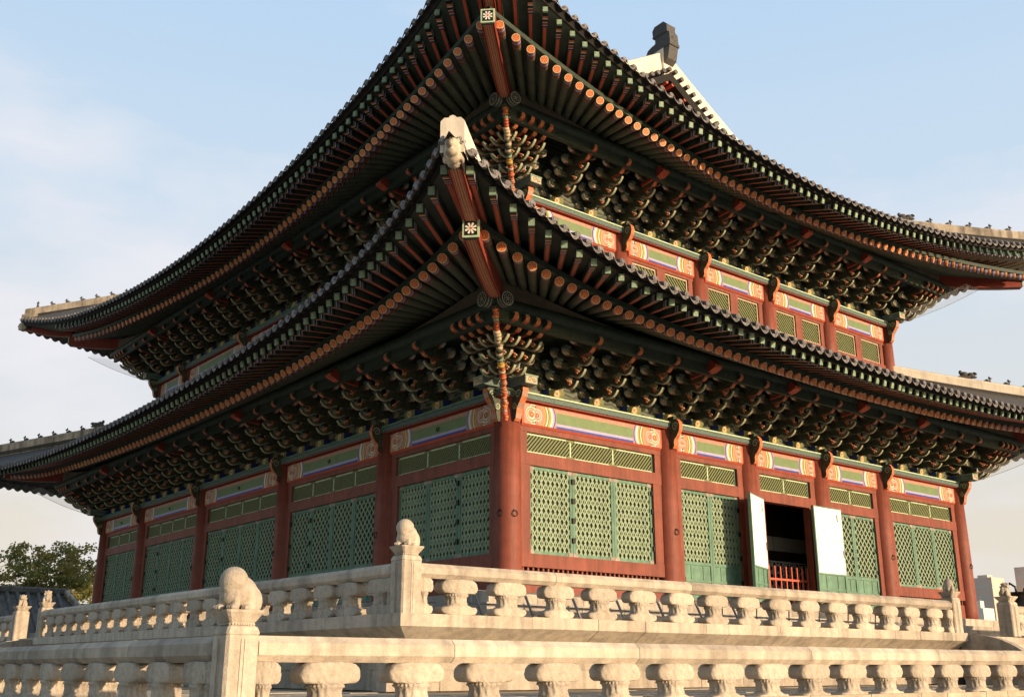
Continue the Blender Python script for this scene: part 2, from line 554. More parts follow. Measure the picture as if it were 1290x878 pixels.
# ---------------------------------------------------------------- balustrades
def baluster_mesh(L_=.67, D=.27, H=.55, var=0):
    """lotus-leaf baluster: rolled cap, beaded neck, flared foot; x along the rail"""
    rnd = random.Random(var)
    lev = []
    for k in range(7):                        # foot: rolled ends, then a bell up to the neck
        a = -math.pi / 2 + math.pi * k / 7
        lev.append((.105 + .105 * math.sin(a), .40 + .10 * math.cos(a), 1.0, 8))
    lev += [(.215, .375, .99, 6), (.235, .33, .98, 5), (.262, .285, 1.0, 4), (.29, .262, 1.04, 2.4), (.315, .272, 1.10, 2.2), (.34, .256, 1.06, 2.2), (.40, .242, 1.04, 2.2), (.46, .242, 1.04, 2.2), (.515, .262, 1.08, 2.2),
            (.535, .285, 1.14, 2.2), (.56, .285, 1.14, 2.2), (.58, .268, 1.08, 2.2), (.60, .285, 1.04, 3)]
    for k in range(1, 15):                    # leaf cap: a roll across the rail
        a = -math.pi / 2 + math.pi * k / 15
        lev.append((.81 + .18 * math.sin(a), .365 + .135 * math.cos(a), 1.0 + .06 * math.cos(a), 9))
    lev.append((1.0, .36, .9, 8))
    N = 96
    vs = []; fs = []
    for zt, hl, dp, p in lev:
        for k in range(N):
            a = 2 * math.pi * k / N
            ca, sa = math.cos(a), math.sin(a)
            ca = math.copysign(abs(ca) ** .8, ca); 
            rr = (abs(ca) ** p + abs(sa) ** p) ** (-1 / p)
            x = hl * L_ * rr * ca
            y = dp * D * .5 * rr * sa
            z = zt * H
            xn = x / (L_ * .5)
            face = abs(sa) > .5
            if zt > .6:                        # drapery carved on the cap
                s_ = (zt - .6) / .4
                vv = abs(xn + .08 * math.sin(var * 2.1)) * (6.0 + var * .5) - s_ * 2.6 + (0 if sa < 0 else 1.1)
                g_ = math.exp(-((vv % 1.57 - .78) / .20) ** 2)
                if face: y *= 1 - .11 * g_ - .05 * (1 - s_) * abs(xn)
                else: x *= 1 + .012 * math.sin(zt * 40 + var)
                z -= .06 * H * abs(xn) ** 2.4 * (1 - .25 * s_)
                z -= .07 * H * max(0, 1 - abs(xn) * 2.0) * (1 - s_) ** 1.5
            elif zt > .28:
                if .525 < zt < .59:
                    q = 1 + .05 * math.cos(k * math.pi * .5); y *= q; x *= q
                elif zt < .525:
                    q = 1 + .05 * math.sin(a * 12 + var + zt * 9) * (1 if .33 < zt < .5 else .3)
                    y *= q; x *= q
            else:
                vv = abs(xn) * 5 + zt * 9 + var
                g_ = math.exp(-((vv % 1.4 - .7) / .2) ** 2)
                if face: y *= 1 - .07 * g_
                if zt < .2: z += .03 * H * abs(xn) ** 3
            j = .0035
            vs.append((x + rnd.uniform(-j, j), y + rnd.uniform(-j, j), z + rnd.uniform(-j, j) * .6))
    n = len(lev)
    for i in range(n - 1):
        for k in range(N):
            fs.append((i * N + k, i * N + (k + 1) % N, (i + 1) * N + (k + 1) % N, (i + 1) * N + k))
    fs += [tuple(range(N))[::-1], tuple(range((n - 1) * N, n * N))]
    mb = MB(); mb.add(vs, fs, 'stone', True)
    return mb.mesh('baluster', False)
BAL = [baluster_mesh(var=i) for i in range(4)]

def rail_mesh(a, b, z0, z1, wd=.27):
    mb = MB()
    x = a
    while x < b - .01:
        e = min(b, x + random.uniform(2.2, 3.6))
        if b - e < 1: e = b
        dz = random.uniform(-.005, .005)
        mb.box((x + .004, -wd / 2, z0 + dz), (e - .004, wd / 2, z1 + dz), 'stone', .065)
        x = e
    return mb.mesh('rail')

def balustrade(label, loc, rz, tilt, a, b, xs, railz, H, group='granite balustrades round the terraces'):
    """railz: (bottom, top) above the ledge"""
    t = link('stone_balustrade', None)
    t.matrix_world = Matrix.Translation(loc) @ RZ(rz) @ Matrix.Rotation(tilt, 4, 'Y')
    tag(t, label, 'balustrade', group)
    link('rail', rail_mesh(a, b, *railz), t)
    for i, x in enumerate(xs):
        half = .5 if isinstance(x, tuple) else 1.0
        if half < 1: x = x[0]
        M = T(x, 0, 0) @ RZ(random.choice((0, math.pi)) + random.uniform(-.02, .02)) @ Matrix.Diagonal((half * H[0] * random.uniform(.97, 1.03), random.uniform(.96, 1.06), H[1], 1))
        link('baluster', random.choice(BAL), t, M)
    return t

# upper: ledge top about .84, rail .52 - .77 above it
ux = [-5.56, -4.52, -3.43, -2.39, -1.37, -.32, .70, 1.69, 2.72, 3.73, 4.75, 5.75, 6.81, 7.75, 8.75]
uy = [-4.95, -3.97, -3.17, -2.30, -1.48, -.62, .06, .78, 1.50, 2.31, 3.29, 4.14, 5.07, 6.0, 6.93, 7.82, 8.71, 9.71, 10.59, 11.48, 12.3]
UH = (1.04, 1.0)
balustrade('inner balustrade below the sunlit red facade, set on the slanted cornice', (UX, UY, .842), 0, -.003, .18, 9.72 - UX, [x - UX for x in ux] + [(.27,), (9.48 - UX,)], (.545, .77), UH)
balustrade('inner balustrade in shade running left along the shaded long facade', (UX, UY, .842), -math.pi / 2, .003, -13.15 + UY, -.18, [-(y - UY) for y in uy] + [(-.27,)], (.545, .77), (.98, 1.0))
balustrade('short stretch of inner balustrade beyond the steps at the right edge', (12.66, UY, .885), 0, 0, .15, 9, [.55 + 1.02 * i for i in range(8)], (.545, .77), UH)
balustrade('short stretch of inner balustrade beyond the steps at the left edge', (UX, 15.75, .885), -math.pi / 2, 0, -9, -.15, [-.5 - .92 * i for i in range(9)], (.545, .77), (.98, 1.0))
lx = [-10.39, -9.38, -8.43, -7.43, -6.44, -5.47, -4.48, -3.53, -2.56, -1.62, -.65, .27, 1.18, 2.09, 3.01, 3.95, 4.9, 5.85, 6.8]
ly = [-9.48, -8.49, -7.55, -6.58, -5.66, -4.70, -3.82, -2.97, -2.05, -1.15, -.25, .65, 1.6]
balustrade('outer front balustrade running right across the bottom of the photo in sunlight', (LX, LY, -.43), 0, -.0012, .17, 19.2, [x - LX for x in lx] + [(.26,)], (.505, .745), (1.0, .93))
balustrade('outer balustrade running left from the near lion post with its shaded face towards us', (LX, LY, -.43), -math.pi / 2, .0012, -14, -.17, [-(y - LY) for y in ly] + [(-.26,)], (.505, .745), (.96, .93))

# ---------------------------------------------------------------- lion posts
def remesh(mb, vox, smooth=2, disp=0.0):
    me = mb.mesh('tmp', False)
    o = bpy.data.objects.new('tmp', me); col.objects.link(o)
    m = o.modifiers.new('r', 'REMESH'); m.mode = 'VOXEL'; m.voxel_size = vox
    if smooth:
        s_ = o.modifiers.new('s', 'SMOOTH'); s_.iterations = smooth; s_.factor = .5
    dg = bpy.context.evaluated_depsgraph_get()
    r_ = bpy.data.meshes.new_from_object(o.evaluated_get(dg))
    bpy.data.objects.remove(o)
    for p in r_.polygons: p.use_smooth = True
    return r_
def seated_beast(kind):
    """stone guardian, facing -x; origin at the middle of its base"""
    E = lambda *a: __import__('mathutils').Euler(a)
    mb = MB()
    if kind == 0:      # hunched beast, big drooping head, haunch behind
        mb.ell((.02, 0, .185), (.225, .165, .17), 'stone', E(0, .55, 0), 20, 14)
        mb.ell((-.10, 0, .295), (.15, .145, .15), 'stone', None, 20, 14)
        mb.ell((-.155, 0, .235), (.085, .10, .10), 'stone', None, 18, 12)
        mb.ell((-.145, 0, .14), (.08, .11, .10), 'stone', None, 16, 12)
        for sy in (-1, 1):
            mb.ell((.115, sy * .115, .115), (.095, .06, .13), 'stone', E(0, -.25, 0), 16, 12)
            mb.ell((.03, sy * .12, .035), (.09, .05, .045), 'stone', None, 14, 10)
            mb.ell((-.145, sy * .085, .09), (.045, .045, .12), 'stone', None, 14, 10)
            mb.ell((-.175, sy * .085, .03), (.065, .05, .035), 'stone', None, 14, 10)
            for k in range(3):
                mb.ell((-.225, sy * (.055 + .03 * k), .028), (.026, .015, .026), 'stone', None, 8, 6)
                mb.ell((-.05, sy * (.10 + .022 * k), .028), (.026, .014, .024), 'stone', None, 8, 6)
            mb.ell((-.09, sy * .115, .33), (.05, .03, .045), 'stone', None, 10, 8)
        mb.ell((.20, 0, .13), (.04, .06, .12), 'stone', E(0, -.25, 0), 12, 10)
    else:              # upright beast with curled mane and tail
        mb.ell((.03, 0, .15), (.145, .14, .165), 'stone', E(0, .3, 0), 18, 12)
        mb.ell((-.04, 0, .33), (.115, .115, .105), 'stone', None, 18, 12)
        mb.ell((-.12, 0, .31), (.065, .075, .06), 'stone', None, 14, 10)
        mb.ell((.03, 0, .40), (.05, .03, .05), 'stone', None, 10, 8)
        for sy in (-1, 1):
            mb.ell((.08, sy * .10, .09), (.095, .055, .10), 'stone', None, 14, 10)
            mb.ell((-.10, sy * .07, .10), (.042, .042, .14), 'stone', None, 12, 10)
            mb.ell((-.13, sy * .07, .025), (.06, .045, .03), 'stone', None, 12, 8)
            mb.ell((-.02, sy * .10, .38), (.04, .025, .045), 'stone', None, 10, 8)
            for k in range(3):
                mb.ell((.05 - .05 * k, sy * .11, .30 - .02 * k), (.035, .025, .035), 'stone', None, 8, 6)
        mb.ell((.17, 0, .18), (.04, .045, .12), 'stone', E(0, -.2, 0), 12, 10)
    return remesh(mb, .0085, 2)
BEAST = [seated_beast(0), seated_beast(1)]
def post(label, x, y, zb, zs, ztop, rz, beast, wd=.36, zr=0.0, scale=1.0, dark=False):
    t = thing('lion_post', label, 'stone post', (x, y, zb), zr, 'carved posts of the balustrades')
    h = wd / 2; c = .028
    sec = [(-h + c, -h), (h - c, -h), (h, -h + c), (h, h - c), (h - c, h), (-h + c, h), (-h, h - c), (-h, -h + c)]
    mb = MB()
    n = 8
    H = zs - zb
    vs = [(p[0], p[1], -.1) for p in sec] + [(p[0], p[1], H) for p in sec]
    mb.add(vs, [(i, (i + 1) % n, n + (i + 1) % n, n + i) for i in range(n)] + [tuple(range(n)), tuple(range(n, 2 * n))], 'stone')
    # two raised fillets on each face
    for k in range(4):
        M = RZ(k * math.pi / 2)
        q = MB(); q.box((-.025, -h - .008, -.1), (-.008, -h + .01, H - .03), 'stone'); q.box((.012, -h - .008, -.1), (.024, -h + .01, H - .03), 'stone')
        mb.merge(q, M)
    link('shaft', mb.mesh('shaft'), t)
    mb = MB()
    k = wd / .36 * .86
    def sq(prof, m='stone'):
        rows = []
        for r_, z in prof:
            rows.append([(sx * r_, sy * r_, z) for sx, sy in ((-.86, -1), (.86, -1), (1, -.86), (1, .86), (.86, 1), (-.86, 1), (-1, .86), (-1, -.86), (-.86, -1))])
        mb.grid(rows, m, False)
        mb.add([p for p in rows[-1][:8]], [tuple(range(8))], m)
    sq([(.20 * k, 0), (.212 * k, .012), (.212 * k, .03), (.19 * k, .075), (.165 * k, .088)])
    for i in range(36):
        a = 2 * math.pi * i / 36
        cx, sx = math.cos(a), math.sin(a)
        rr = (abs(cx) ** 5 + abs(sx) ** 5) ** (-.2)
        mb.ell((.165 * k * rr * cx, .165 * k * rr * sx, .10), (.016, .016, .013), 'stone', None, 6, 4)
    sq([(.155 * k, .08), (.16 * k, .115), (.175 * k, .13), (.235 * k, .205), (.238 * k, .215), (.238 * k, .228), (.2 * k, .232)])
    o = link('capital', mb.mesh('capital'), t, T(0, 0, H))
    s_ = scale * (ztop - zs - .225) / .43
    b = link('lion_figure', BEAST[beast], t, T(0, 0, H + .222) @ RZ(rz) @ Matrix.Scale(s_, 4))
    return t
post('largest post, with hunched stone beast, at the near corner of the outer balustrade', LX + .0, LY + .0, -.43, .31, .925, R(25), 0, .325, 0, 1.0)
post('post with hunched stone beast at the inner balustrade corner before the corner column', UX + .0, UY + .0, .842, 1.63, 2.245, R(35), 0, .365, 0, 1.06)
post('sunlit lion post ending the inner balustrade before the right end of the facade', 9.75, UY, .88, 1.655, 2.21, R(205), 0, .36)
post('carved post with seated beast at far right, beside the bronze cauldron', 12.66, UY, .885, 1.66, 2.26, R(180), 1, .40)
post('lion post ending the inner balustrade at far left, in front of the grey tiled roof', UX, 13.2, .885, 1.655, 2.23, R(250), 1, .34)
post('plain carved post at the left edge beyond the steps, its beast worn and shaded', UX, 15.75, .885, 1.66, 2.24, R(60), 1, .40)

# ---------------------------------------------------------------- steps with curved side stones
def steps(label, x0, x1, rz, loc):
    t = link('stone_steps', None)
    t.matrix_world = Matrix.Translation(loc) @ RZ(rz)
    tag(t, label, 'steps', 'stone steps up to the inner terrace')
    for i in range(6):
        mb = MB(); mb.box((x0 + .3, -.25 - .3 * (6 - i), 0), (x1 - .3, .3, .19 * (i + 1)), 'stone')
        link('step', mb.mesh('step'), t)
    for xa in (x0, x1 - .28):
        pts = [(.1, 0), (.1, 1.17), (-.1, 1.19)]
        for k in range(1, 13):
            a = math.pi / 2 * (1 - k / 12)
            pts.append((-.1 - 1.75 * math.cos(a), 1.19 * math.sin(a)))
        mb = MB()
        mb.prism(pts, lambda a, b, t_: (t_, a, b), xa, xa + .28, 'stone_dark', 'stone')  # shadow on the side faces put into darker stone, lit edge left plain
        inner = [(-.02, .03), (-.02, 1.0)] + [(-.1 - 1.5 * math.cos(math.pi / 2 * (1 - k / 10)), 1.0 * math.sin(math.pi / 2 * (1 - k / 10))) for k in range(0, 11)]
        mb.prism(inner, lambda a, b, t_: (t_, a, b), xa - .012, xa - .002, 'stone_dark', 'stone_dark')
        link('side_stone', mb.mesh('side_stone'), t)
steps('stone steps with curved side slab at the right end of the inner balustrade', 10.02, 12.75, 0, (0, UY - .1, -.335))
steps('stone steps with curved side slab at the left end of the inner balustrade', -15.6, -13.4, -math.pi / 2, (UX - .1, 0, -.335))

# ---------------------------------------------------------------- hall: podium
pd = MB()
for i, (o, z0, z1) in enumerate([(2.95, .80, 1.06), (2.72, 1.06, 1.30), (2.50, 1.30, 1.53)]):
    slabs(pd, -o, W + o, z0, z1, -o, -o + .5, 'stone', 1.2, 2.6)
    q = MB(); slabs(q, -o + .504, LN + o, z0, z1, -o, -o + .5, 'stone_dark', 1.2, 2.6)  # shade of the left face put into the colour with darker stone
    pd.merge(q, FR['L'][0] @ T(LN, 0, 0) @ Matrix.Diagonal((-1, 1, 1, 1)))
    pd.box((-o + .45, -o + .45, z0), (W + o - .2, LN + o, z1 - .01), 'stone')
link('podium', pd.mesh('podium', False), hall)

# ---------------------------------------------------------------- hall: columns
def column_mesh(r_, z0, z1):
    mb = MB()
    mb.lathe([(r_ * 1.03, z0), (r_ * 1.02, z0 + .5), (r_, (z0 + z1) / 2), (r_ * .93, z1 - .02)], 'red_paint', 28)
    return mb.mesh('column')
CM = column_mesh(.335, 1.5, 6.4)
CMU = column_mesh(.30, 9.2, 12.66)
pbase = MB(); pbase.lathe([(.62, 1.50), (.62, 1.56), (.55, 1.64), (.44, 1.70)], 'stone', 24)
PB = pbase.mesh('column_base')
rg = MB()
rg.ring([(.07 * math.sin(2 * math.pi * k / 14), -.01, -.07 + .07 * math.cos(2 * math.pi * k / 14)) for k in range(15)], .011, 'iron', 6, False)
rg.box((-.03, -.012, -.02), (.03, .03, .03), 'iron')
RG = rg.mesh('iron_ring')
for side in 'RL':
    M, S = FR[side]
    us = XS if side == 'R' else [LN - y for y in YS][::-1]
    for i, u in enumerate(us):
        if side == 'L' and i == len(us) - 1:
            continue
        c = link('column', CM, hall, M @ T(u, 0, 0))
        link('column_base', PB, c)
        if side == 'R' or i > 0:
            for sx in ((1,) if side == 'R' and i else (1, -1)):
                a = R(-58) if side == 'R' else R(20) * sx
                link('iron_ring', RG, c, RZ(R(-2) if side == 'R' and i else (R(-8) if sx > 0 else R(-70))) @ T(0, -.352, 3.62))
    uu = [INS] + list(us[1:-1]) + [S - INS]
    if side == 'R':
        uu = [INS, 5.39, 8.90, 12.45, 15.96, 19.84]
    for i, u in enumerate(uu):
        if side == 'L' and i == len(uu) - 1:
            continue
        link('upper_column', CMU, hall, M @ T(u, INS, 0))

# ---------------------------------------------------------------- painted lintel beam (danchong)
def annulus(mb, cx, cz, r0, r1, y, m, n=20, squash=1.0):
    vs = []; 
    for k in range(n):
        a = 2 * math.pi * k / n
        vs.append((cx + r0 * math.cos(a) * squash, y, cz + r0 * math.sin(a)))
    for k in range(n):
        a = 2 * math.pi * k / n
        vs.append((cx + r1 * math.cos(a) * squash, y, cz + r1 * math.sin(a)))
    mb.add(vs, [(k, (k + 1) % n, n + (k + 1) % n, n + k) for k in range(n)], m)
def spiral(mb, cx, cz, r0, turns, wd, y, m, flip=1, n=30, ph=0.0):
    vs = []
    for k in range(n + 1):
        t = k / n
        a = ph + flip * 2 * math.pi * turns * t
        r_ = r0 * (1 - .86 * t)
        ww = wd * (1 - .5 * t)
        vs.append((cx + (r_ + ww / 2) * math.cos(a), y, cz + (r_ + ww / 2) * math.sin(a)))
        vs.append((cx + (r_ - ww / 2) * math.cos(a), y, cz + (r_ - ww / 2) * math.sin(a)))
    mb.add(vs, [(2 * k, 2 * k + 1, 2 * k + 3, 2 * k + 2) for k in range(n)], m)
def beam_mesh(a, b, z0=5.775, z1=6.375, f=-.20, ring_hook=True):
    mb = MB()
    mb.box((a, f, z0), (b, .2, z1), 'red_bright', .05)
    zc = (z0 + z1) / 2; h = (z1 - z0) / 2 - .05
    Lb = b - a
    e = min(1.12, Lb * .29)
    y = f - .003
    def quad(x0, x1, q0, q1, m, dy=0.0):
        mb.add([(x0, y - dy, q0), (x1, y - dy, q0), (x1, y - dy, q1), (x0, y - dy, q1)], [(0, 1, 2, 3)], m)
    quad(a + e, b - e, zc - h, zc + h, 'pink')
    quad(a + e, b - e, zc - h + .13, zc + h - .10, 'beam_green', .003)
    quad(a + e, b - e, zc - h + .06, zc - h + .13, 'lavender', .003)
    quad(a + e, b - e, zc - h, zc - h + .06, 'blue', .003)
    for s_, x0 in ((1, a), (-1, b)):
        X = lambda t: x0 + s_ * t
        quad(min(X(.06), X(e)), max(X(.06), X(e)), zc - h, zc + h, 'pink', .003)
        # arc bands
        xb = e - .02
        for j, (m, wd) in enumerate([('blue', .035), ('lavender', .06), ('white_paint', .05), ('yellow', .06), ('beam_green', .05), ('white_paint', .03), ('orange', .06), ('yellow', .04)]):
            vs = []
            for k in range(9):
                t = -1 + 2 * k / 8
                bulge = .07 * (1 - t * t)
                vs.append((X(xb + bulge - .07), y - .006 - .0004 * j, zc + h * t)); vs.append((X(xb - wd + bulge - .07), y - .006 - .0004 * j, zc + h * t))
            mb.add(vs, [(2 * k, 2 * k + 1, 2 * k + 3, 2 * k + 2) for k in range(8)], m)
            xb -= wd
        rr = min(h * .95, (xb - .1) * .31)
        c1 = .10 + rr; c2 = min(xb - .07 - rr * .85, c1 + rr * 1.75)
        for ci, (cc, R_) in enumerate(((c1, rr), (c2, rr * .82))):
            for j, (m, ra, rb) in enumerate([('white_paint', 1.0, .90), ('orange', .90, .76), ('cream', .76, .66), ('pale_green' if ci == 0 else 'blue', .66, .56), ('white_paint', .56, .48), ('pink', .48, .30), ('red_deep', .30, .20), ('yellow', .2, .02)]):
                annulus(mb, X(cc), zc, R_ * ra, R_ * rb, y - .010 - .0005 * j - .0002 * ci, m, 22)
            spiral(mb, X(cc), zc, R_ * .62, 1.3, R_ * .12, y - .016, 'red_bright', s_, 26, 1.0 + ci)
        for q in (-1, 1):
            for j in range(3):
                annulus(mb, X(c1 + (c2 - c1) * (.1 + .4 * j)), zc + q * h * .80, h * .22, h * .11, y - .008, ('pale_green', 'white_paint', 'orange')[j], 12)
    if ring_hook:
        xm = (a + b) / 2
        mb.ring([(xm + .05 * math.sin(2 * math.pi * k / 10), y - .03, zc + .05 * math.cos(2 * math.pi * k / 10)) for k in range(11)], .012, 'iron', 5, False)
    return mb.mesh('painted_beam', False)

def ikgong_mesh():
    """scrolled bracket-arm at a column head; local x = across, -y = outward"""
    mb = MB()
    pts = [(0, 5.80), (.30, 5.80), (.40, 5.82), (.45, 5.90), (.44, 6.0), (.47, 6.08), (.56, 6.16), (.64, 6.28), (.67, 6.42), (.64, 6.54), (.57, 6.62), (.50, 6.64), (.46, 6.58), (.46, 6.72), (0, 6.72)]
    rim = {i: 'orange' for i in range(1, 12)}
    rim[11] = 'cream'
    mb.prism(pts, lambda a, b, t: (t, -a, b), -.065, .065, 'body_green', 'dark_green', rim)
    for sx in (-1, 1):
        for (cx, cz, r_, fl) in ((.50, 6.42, .12, 1), (.38, 6.12, .10, -1), (.30, 6.45, .10, 1)):
            q = MB(); spiral(q, cx, cz, r_, 1.5, .022, 0, 'line_white' if r_ > .1 else 'teal', fl)
            mb.merge(q, Matrix(((0, 1, 0, sx * .068), (-1, 0, 0, 0), (0, 0, 1, 0), (0, 0, 0, 1))))
    return mb.mesh('column_head_bracket')
IK = ikgong_mesh()

# ---------------------------------------------------------------- bracket sets (gongpo)
BZ = 6.58
def tongue(mb, ot, zt, ob, M=None, th=.035, sc_=1.0, dull=False):
    """one up-curling bracket tongue, tip at (ot, zt), running back to ob"""
    k = sc_
    pts = [(ot, zt), (ot - .03 * k, zt - .055 * k), (ot - .09 * k, zt - .115 * k), (ot - .17 * k, zt - .16 * k), (ot - .27 * k, zt - .175 * k), (ot - .37 * k, zt - .15 * k), (ot - .46 * k, zt - .10 * k), (ot - .53 * k, zt - .07 * k), (ob, zt - .07 * k),
           (ob, zt + .16 * k), (ot - .44 * k, zt + .14 * k), (ot - .37 * k, zt + .09 * k), (ot - .345 * k, zt + .02 * k), (ot - .32 * k, zt - .04 * k), (ot - .26 * k, zt - .075 * k), (ot - .19 * k, zt - .065 * k), (ot - .12 * k, zt - .03 * k), (ot - .05 * k, zt + .015 * k)]
    rim = {0: 'tip_green', 1: 'tip_green', 2: 'tip_green', 3: 'cream', 4: 'orange', 5: 'red_bright', 6: 'red_deep', 10: 'red_deep', 11: 'orange', 12: 'orange', 13: 'red_bright', 14: 'red_deep', 15: 'red_deep', 16: 'orange', 17: 'tip_green'}
    q = MB()
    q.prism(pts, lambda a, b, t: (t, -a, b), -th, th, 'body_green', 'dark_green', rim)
    # painted outline just inside both side faces
    cx = sum(p[0] for p in pts[:9]) / 9
    for sx in (-1, 1):
        lo = pts[0:8]
        vs = []
        for p in lo:
            vs.append((sx * (th + .002), -p[0], p[1] + .006)); vs.append((sx * (th + .002), -p[0], p[1] + .022))
        q.add(vs, [(2 * i, 2 * i + 1, 2 * i + 3, 2 * i + 2) for i in range(7)], 'line_white')
        vs = []
        for p in lo[:7]:
            vs.append((sx * (th + .002), -p[0] + .012, p[1] + .036)); vs.append((sx * (th + .002), -p[0] + .012, p[1] + .050))
        q.add(vs, [(2 * i, 2 * i + 1, 2 * i + 3, 2 * i + 2) for i in range(6)], 'beam_green')
        vs = []
        for p in pts[10:17]:
            vs.append((sx * (th + .002), -p[0], p[1] - .006)); vs.append((sx * (th + .002), -p[0], p[1] - .018))
        q.add(vs, [(2 * i, 2 * i + 1, 2 * i + 3, 2 * i + 2) for i in range(6)], 'orange')
    # lotus bud in the crook
    q.ell((0, -(ot - .335 * k), zt + .03 * k), (.038, .052 * k, .042), 'orange', None, 8, 6)
    q.ell((0, -(ot - .265 * k), zt - .002 * k), (.03, .032 * k, .028), 'cream', None, 8, 5)
    mb.merge(q, M)
def cloud(mb, ot, zt, ob, M=None, th=.06, rimm='orange', back=False):
    pts = [(ot, zt), (ot - .005, zt - .07), (ot - .05, zt - .12), (ot - .12, zt - .14), (ot - .2, zt - .15), (ot - .28, zt - .19), (ot - .33, zt - .25), (ot - .40, zt - .28), (ob, zt - .28), (ob, zt + .12), (ot - .22, zt + .12), (ot - .17, zt + .07), (ot - .10, zt + .075), (ot - .04, zt + .06)]
    rim = {0: 'orange', 1: 'orange', 2: 'red_bright', 3: 'red_bright', 4: 'red_deep', 5: 'orange', 6: 'orange', 7: 'red_deep', 13: 'cream', 12: 'dark_green'}
    q = MB(); q.prism(pts, lambda a, b, t: (t, -a, b), -th, th, 'body_green', 'dark_green', rim)
    for sx in (-1, 1):
        vs = []
        for p in pts[0:8]:
            vs.append((sx * (th + .002), -p[0], p[1] + .008)); vs.append((sx * (th + .002), -p[0], p[1] + .024))
        q.add(vs, [(2 * i, 2 * i + 1, 2 * i + 3, 2 * i + 2) for i in range(7)], 'line_white')
    mb.merge(q, M)
TIERS = [(1.06, .31), (1.35, .55), (1.63, .80)]
def lateral(mb, o, z, hl, th=.05):
    pts = [(-hl, z + .17), (-hl, z + .10), (-hl + .04, z + .05), (-hl + .12, z + .015), (-hl + .2, z), (hl - .2, z), (hl - .12, z + .015), (hl - .04, z + .05), (hl, z + .10), (hl, z + .17)]
    rim = {0: 'line_white', 1: 'line_white', 2: 'line_white', 3: 'red_deep', 5: 'red_deep', 6: 'line_white', 7: 'line_white', 8: 'line_white'}
    mb.prism(pts, lambda a, b, t: (a, -t, b), o - th, o + th, 'body_green', 'dark_green', rim)
    # painted arcs on the outer face
    for s_ in (-1, 1):
        for r0, r1, m in ((.155, .138, 'line_white'), (.125, .108, 'orange'), (.095, .078, 'beam_green'), (.06, .042, 'line_white')):
            vs = []
            for k in range(9):
                a = math.pi * (1.0 + .5 * k / 8) if s_ < 0 else math.pi * (1.5 + .5 * k / 8)
                for r_ in (r0, r1):
                    vs.append((s_ * (hl - .165) + r_ * math.cos(a), -(o + th + .003), z + .165 + r_ * math.sin(a)))
            mb.add(vs, [(2 * k, 2 * k + 1, 2 * k + 3, 2 * k + 2) for k in range(8)], m)
    # bearing blocks
    for s_ in (-1, 1):
        mb.box((s_ * (hl - .11) - .09, -o - .085, z + .17), (s_ * (hl - .11) + .09, -o + .085, z + .245), 'teal')
def set_mesh(head):
    mb = MB()
    # base block: lotus-painted front, blue flanks
    f0, f1 = .21, .26
    vs = [(-f0, -f0, 0), (f0, -f0, 0), (f0, f0, 0), (-f0, f0, 0), (-f1, -f1, .13), (f1, -f1, .13), (f1, f1, .13), (-f1, f1, .13), (-f1, -f1, .24), (f1, -f1, .24), (f1, f1, .24), (-f1, f1, .24)]
    fs = [(0, 1, 5, 4), (1, 2, 6, 5), (2, 3, 7, 6), (3, 0, 4, 7), (4, 5, 9, 8), (5, 6, 10, 9), (6, 7, 11, 10), (7, 4, 8, 11), (8, 9, 10, 11)]
    mb.add(vs, fs, ['lotus', 'blue', 'lotus', 'blue', 'lotus', 'blue', 'lotus', 'blue', 'teal'])
    for q, m in ((.13, 'orange'), (.09, 'pale_green'), (.055, 'yellow'), (.03, 'red_bright')):
        annulus(mb, 0, .14, q, q - .03, -.262 - (.13 - q) * .02, m, 12)
    for i, (ot, zt) in enumerate(TIERS):
        tongue(mb, ot, zt, 0.0)
    cloud(mb, 1.95, 1.20, 0.0)
    for i in range(4):
        lateral(mb, .02, .24 + .245 * i, .42 + .05 * i)
    lateral(mb, .36, .42, .42); lateral(mb, .36, .665, .54); lateral(mb, .70, .66, .44); lateral(mb, .70, .90, .56); lateral(mb, 1.05, .90, .48); lateral(mb, 1.38, 1.10, .52)
    if head:
        q = [(1.2, 1.02), (1.9, 1.10), (2.1, 1.18), (2.1, 1.26), (1.95, 1.42), (1.2, 1.45)]
        mb.prism(q, lambda a, b, t: (t, -a, b), -.14, .14, 'red_deep', 'red_deep', {0: 'red_bright', 1: 'red_bright', 2: 'orange'})
    return mb.mesh('bracket_set', True)
SETM = set_mesh(False); SETH = set_mesh(True)
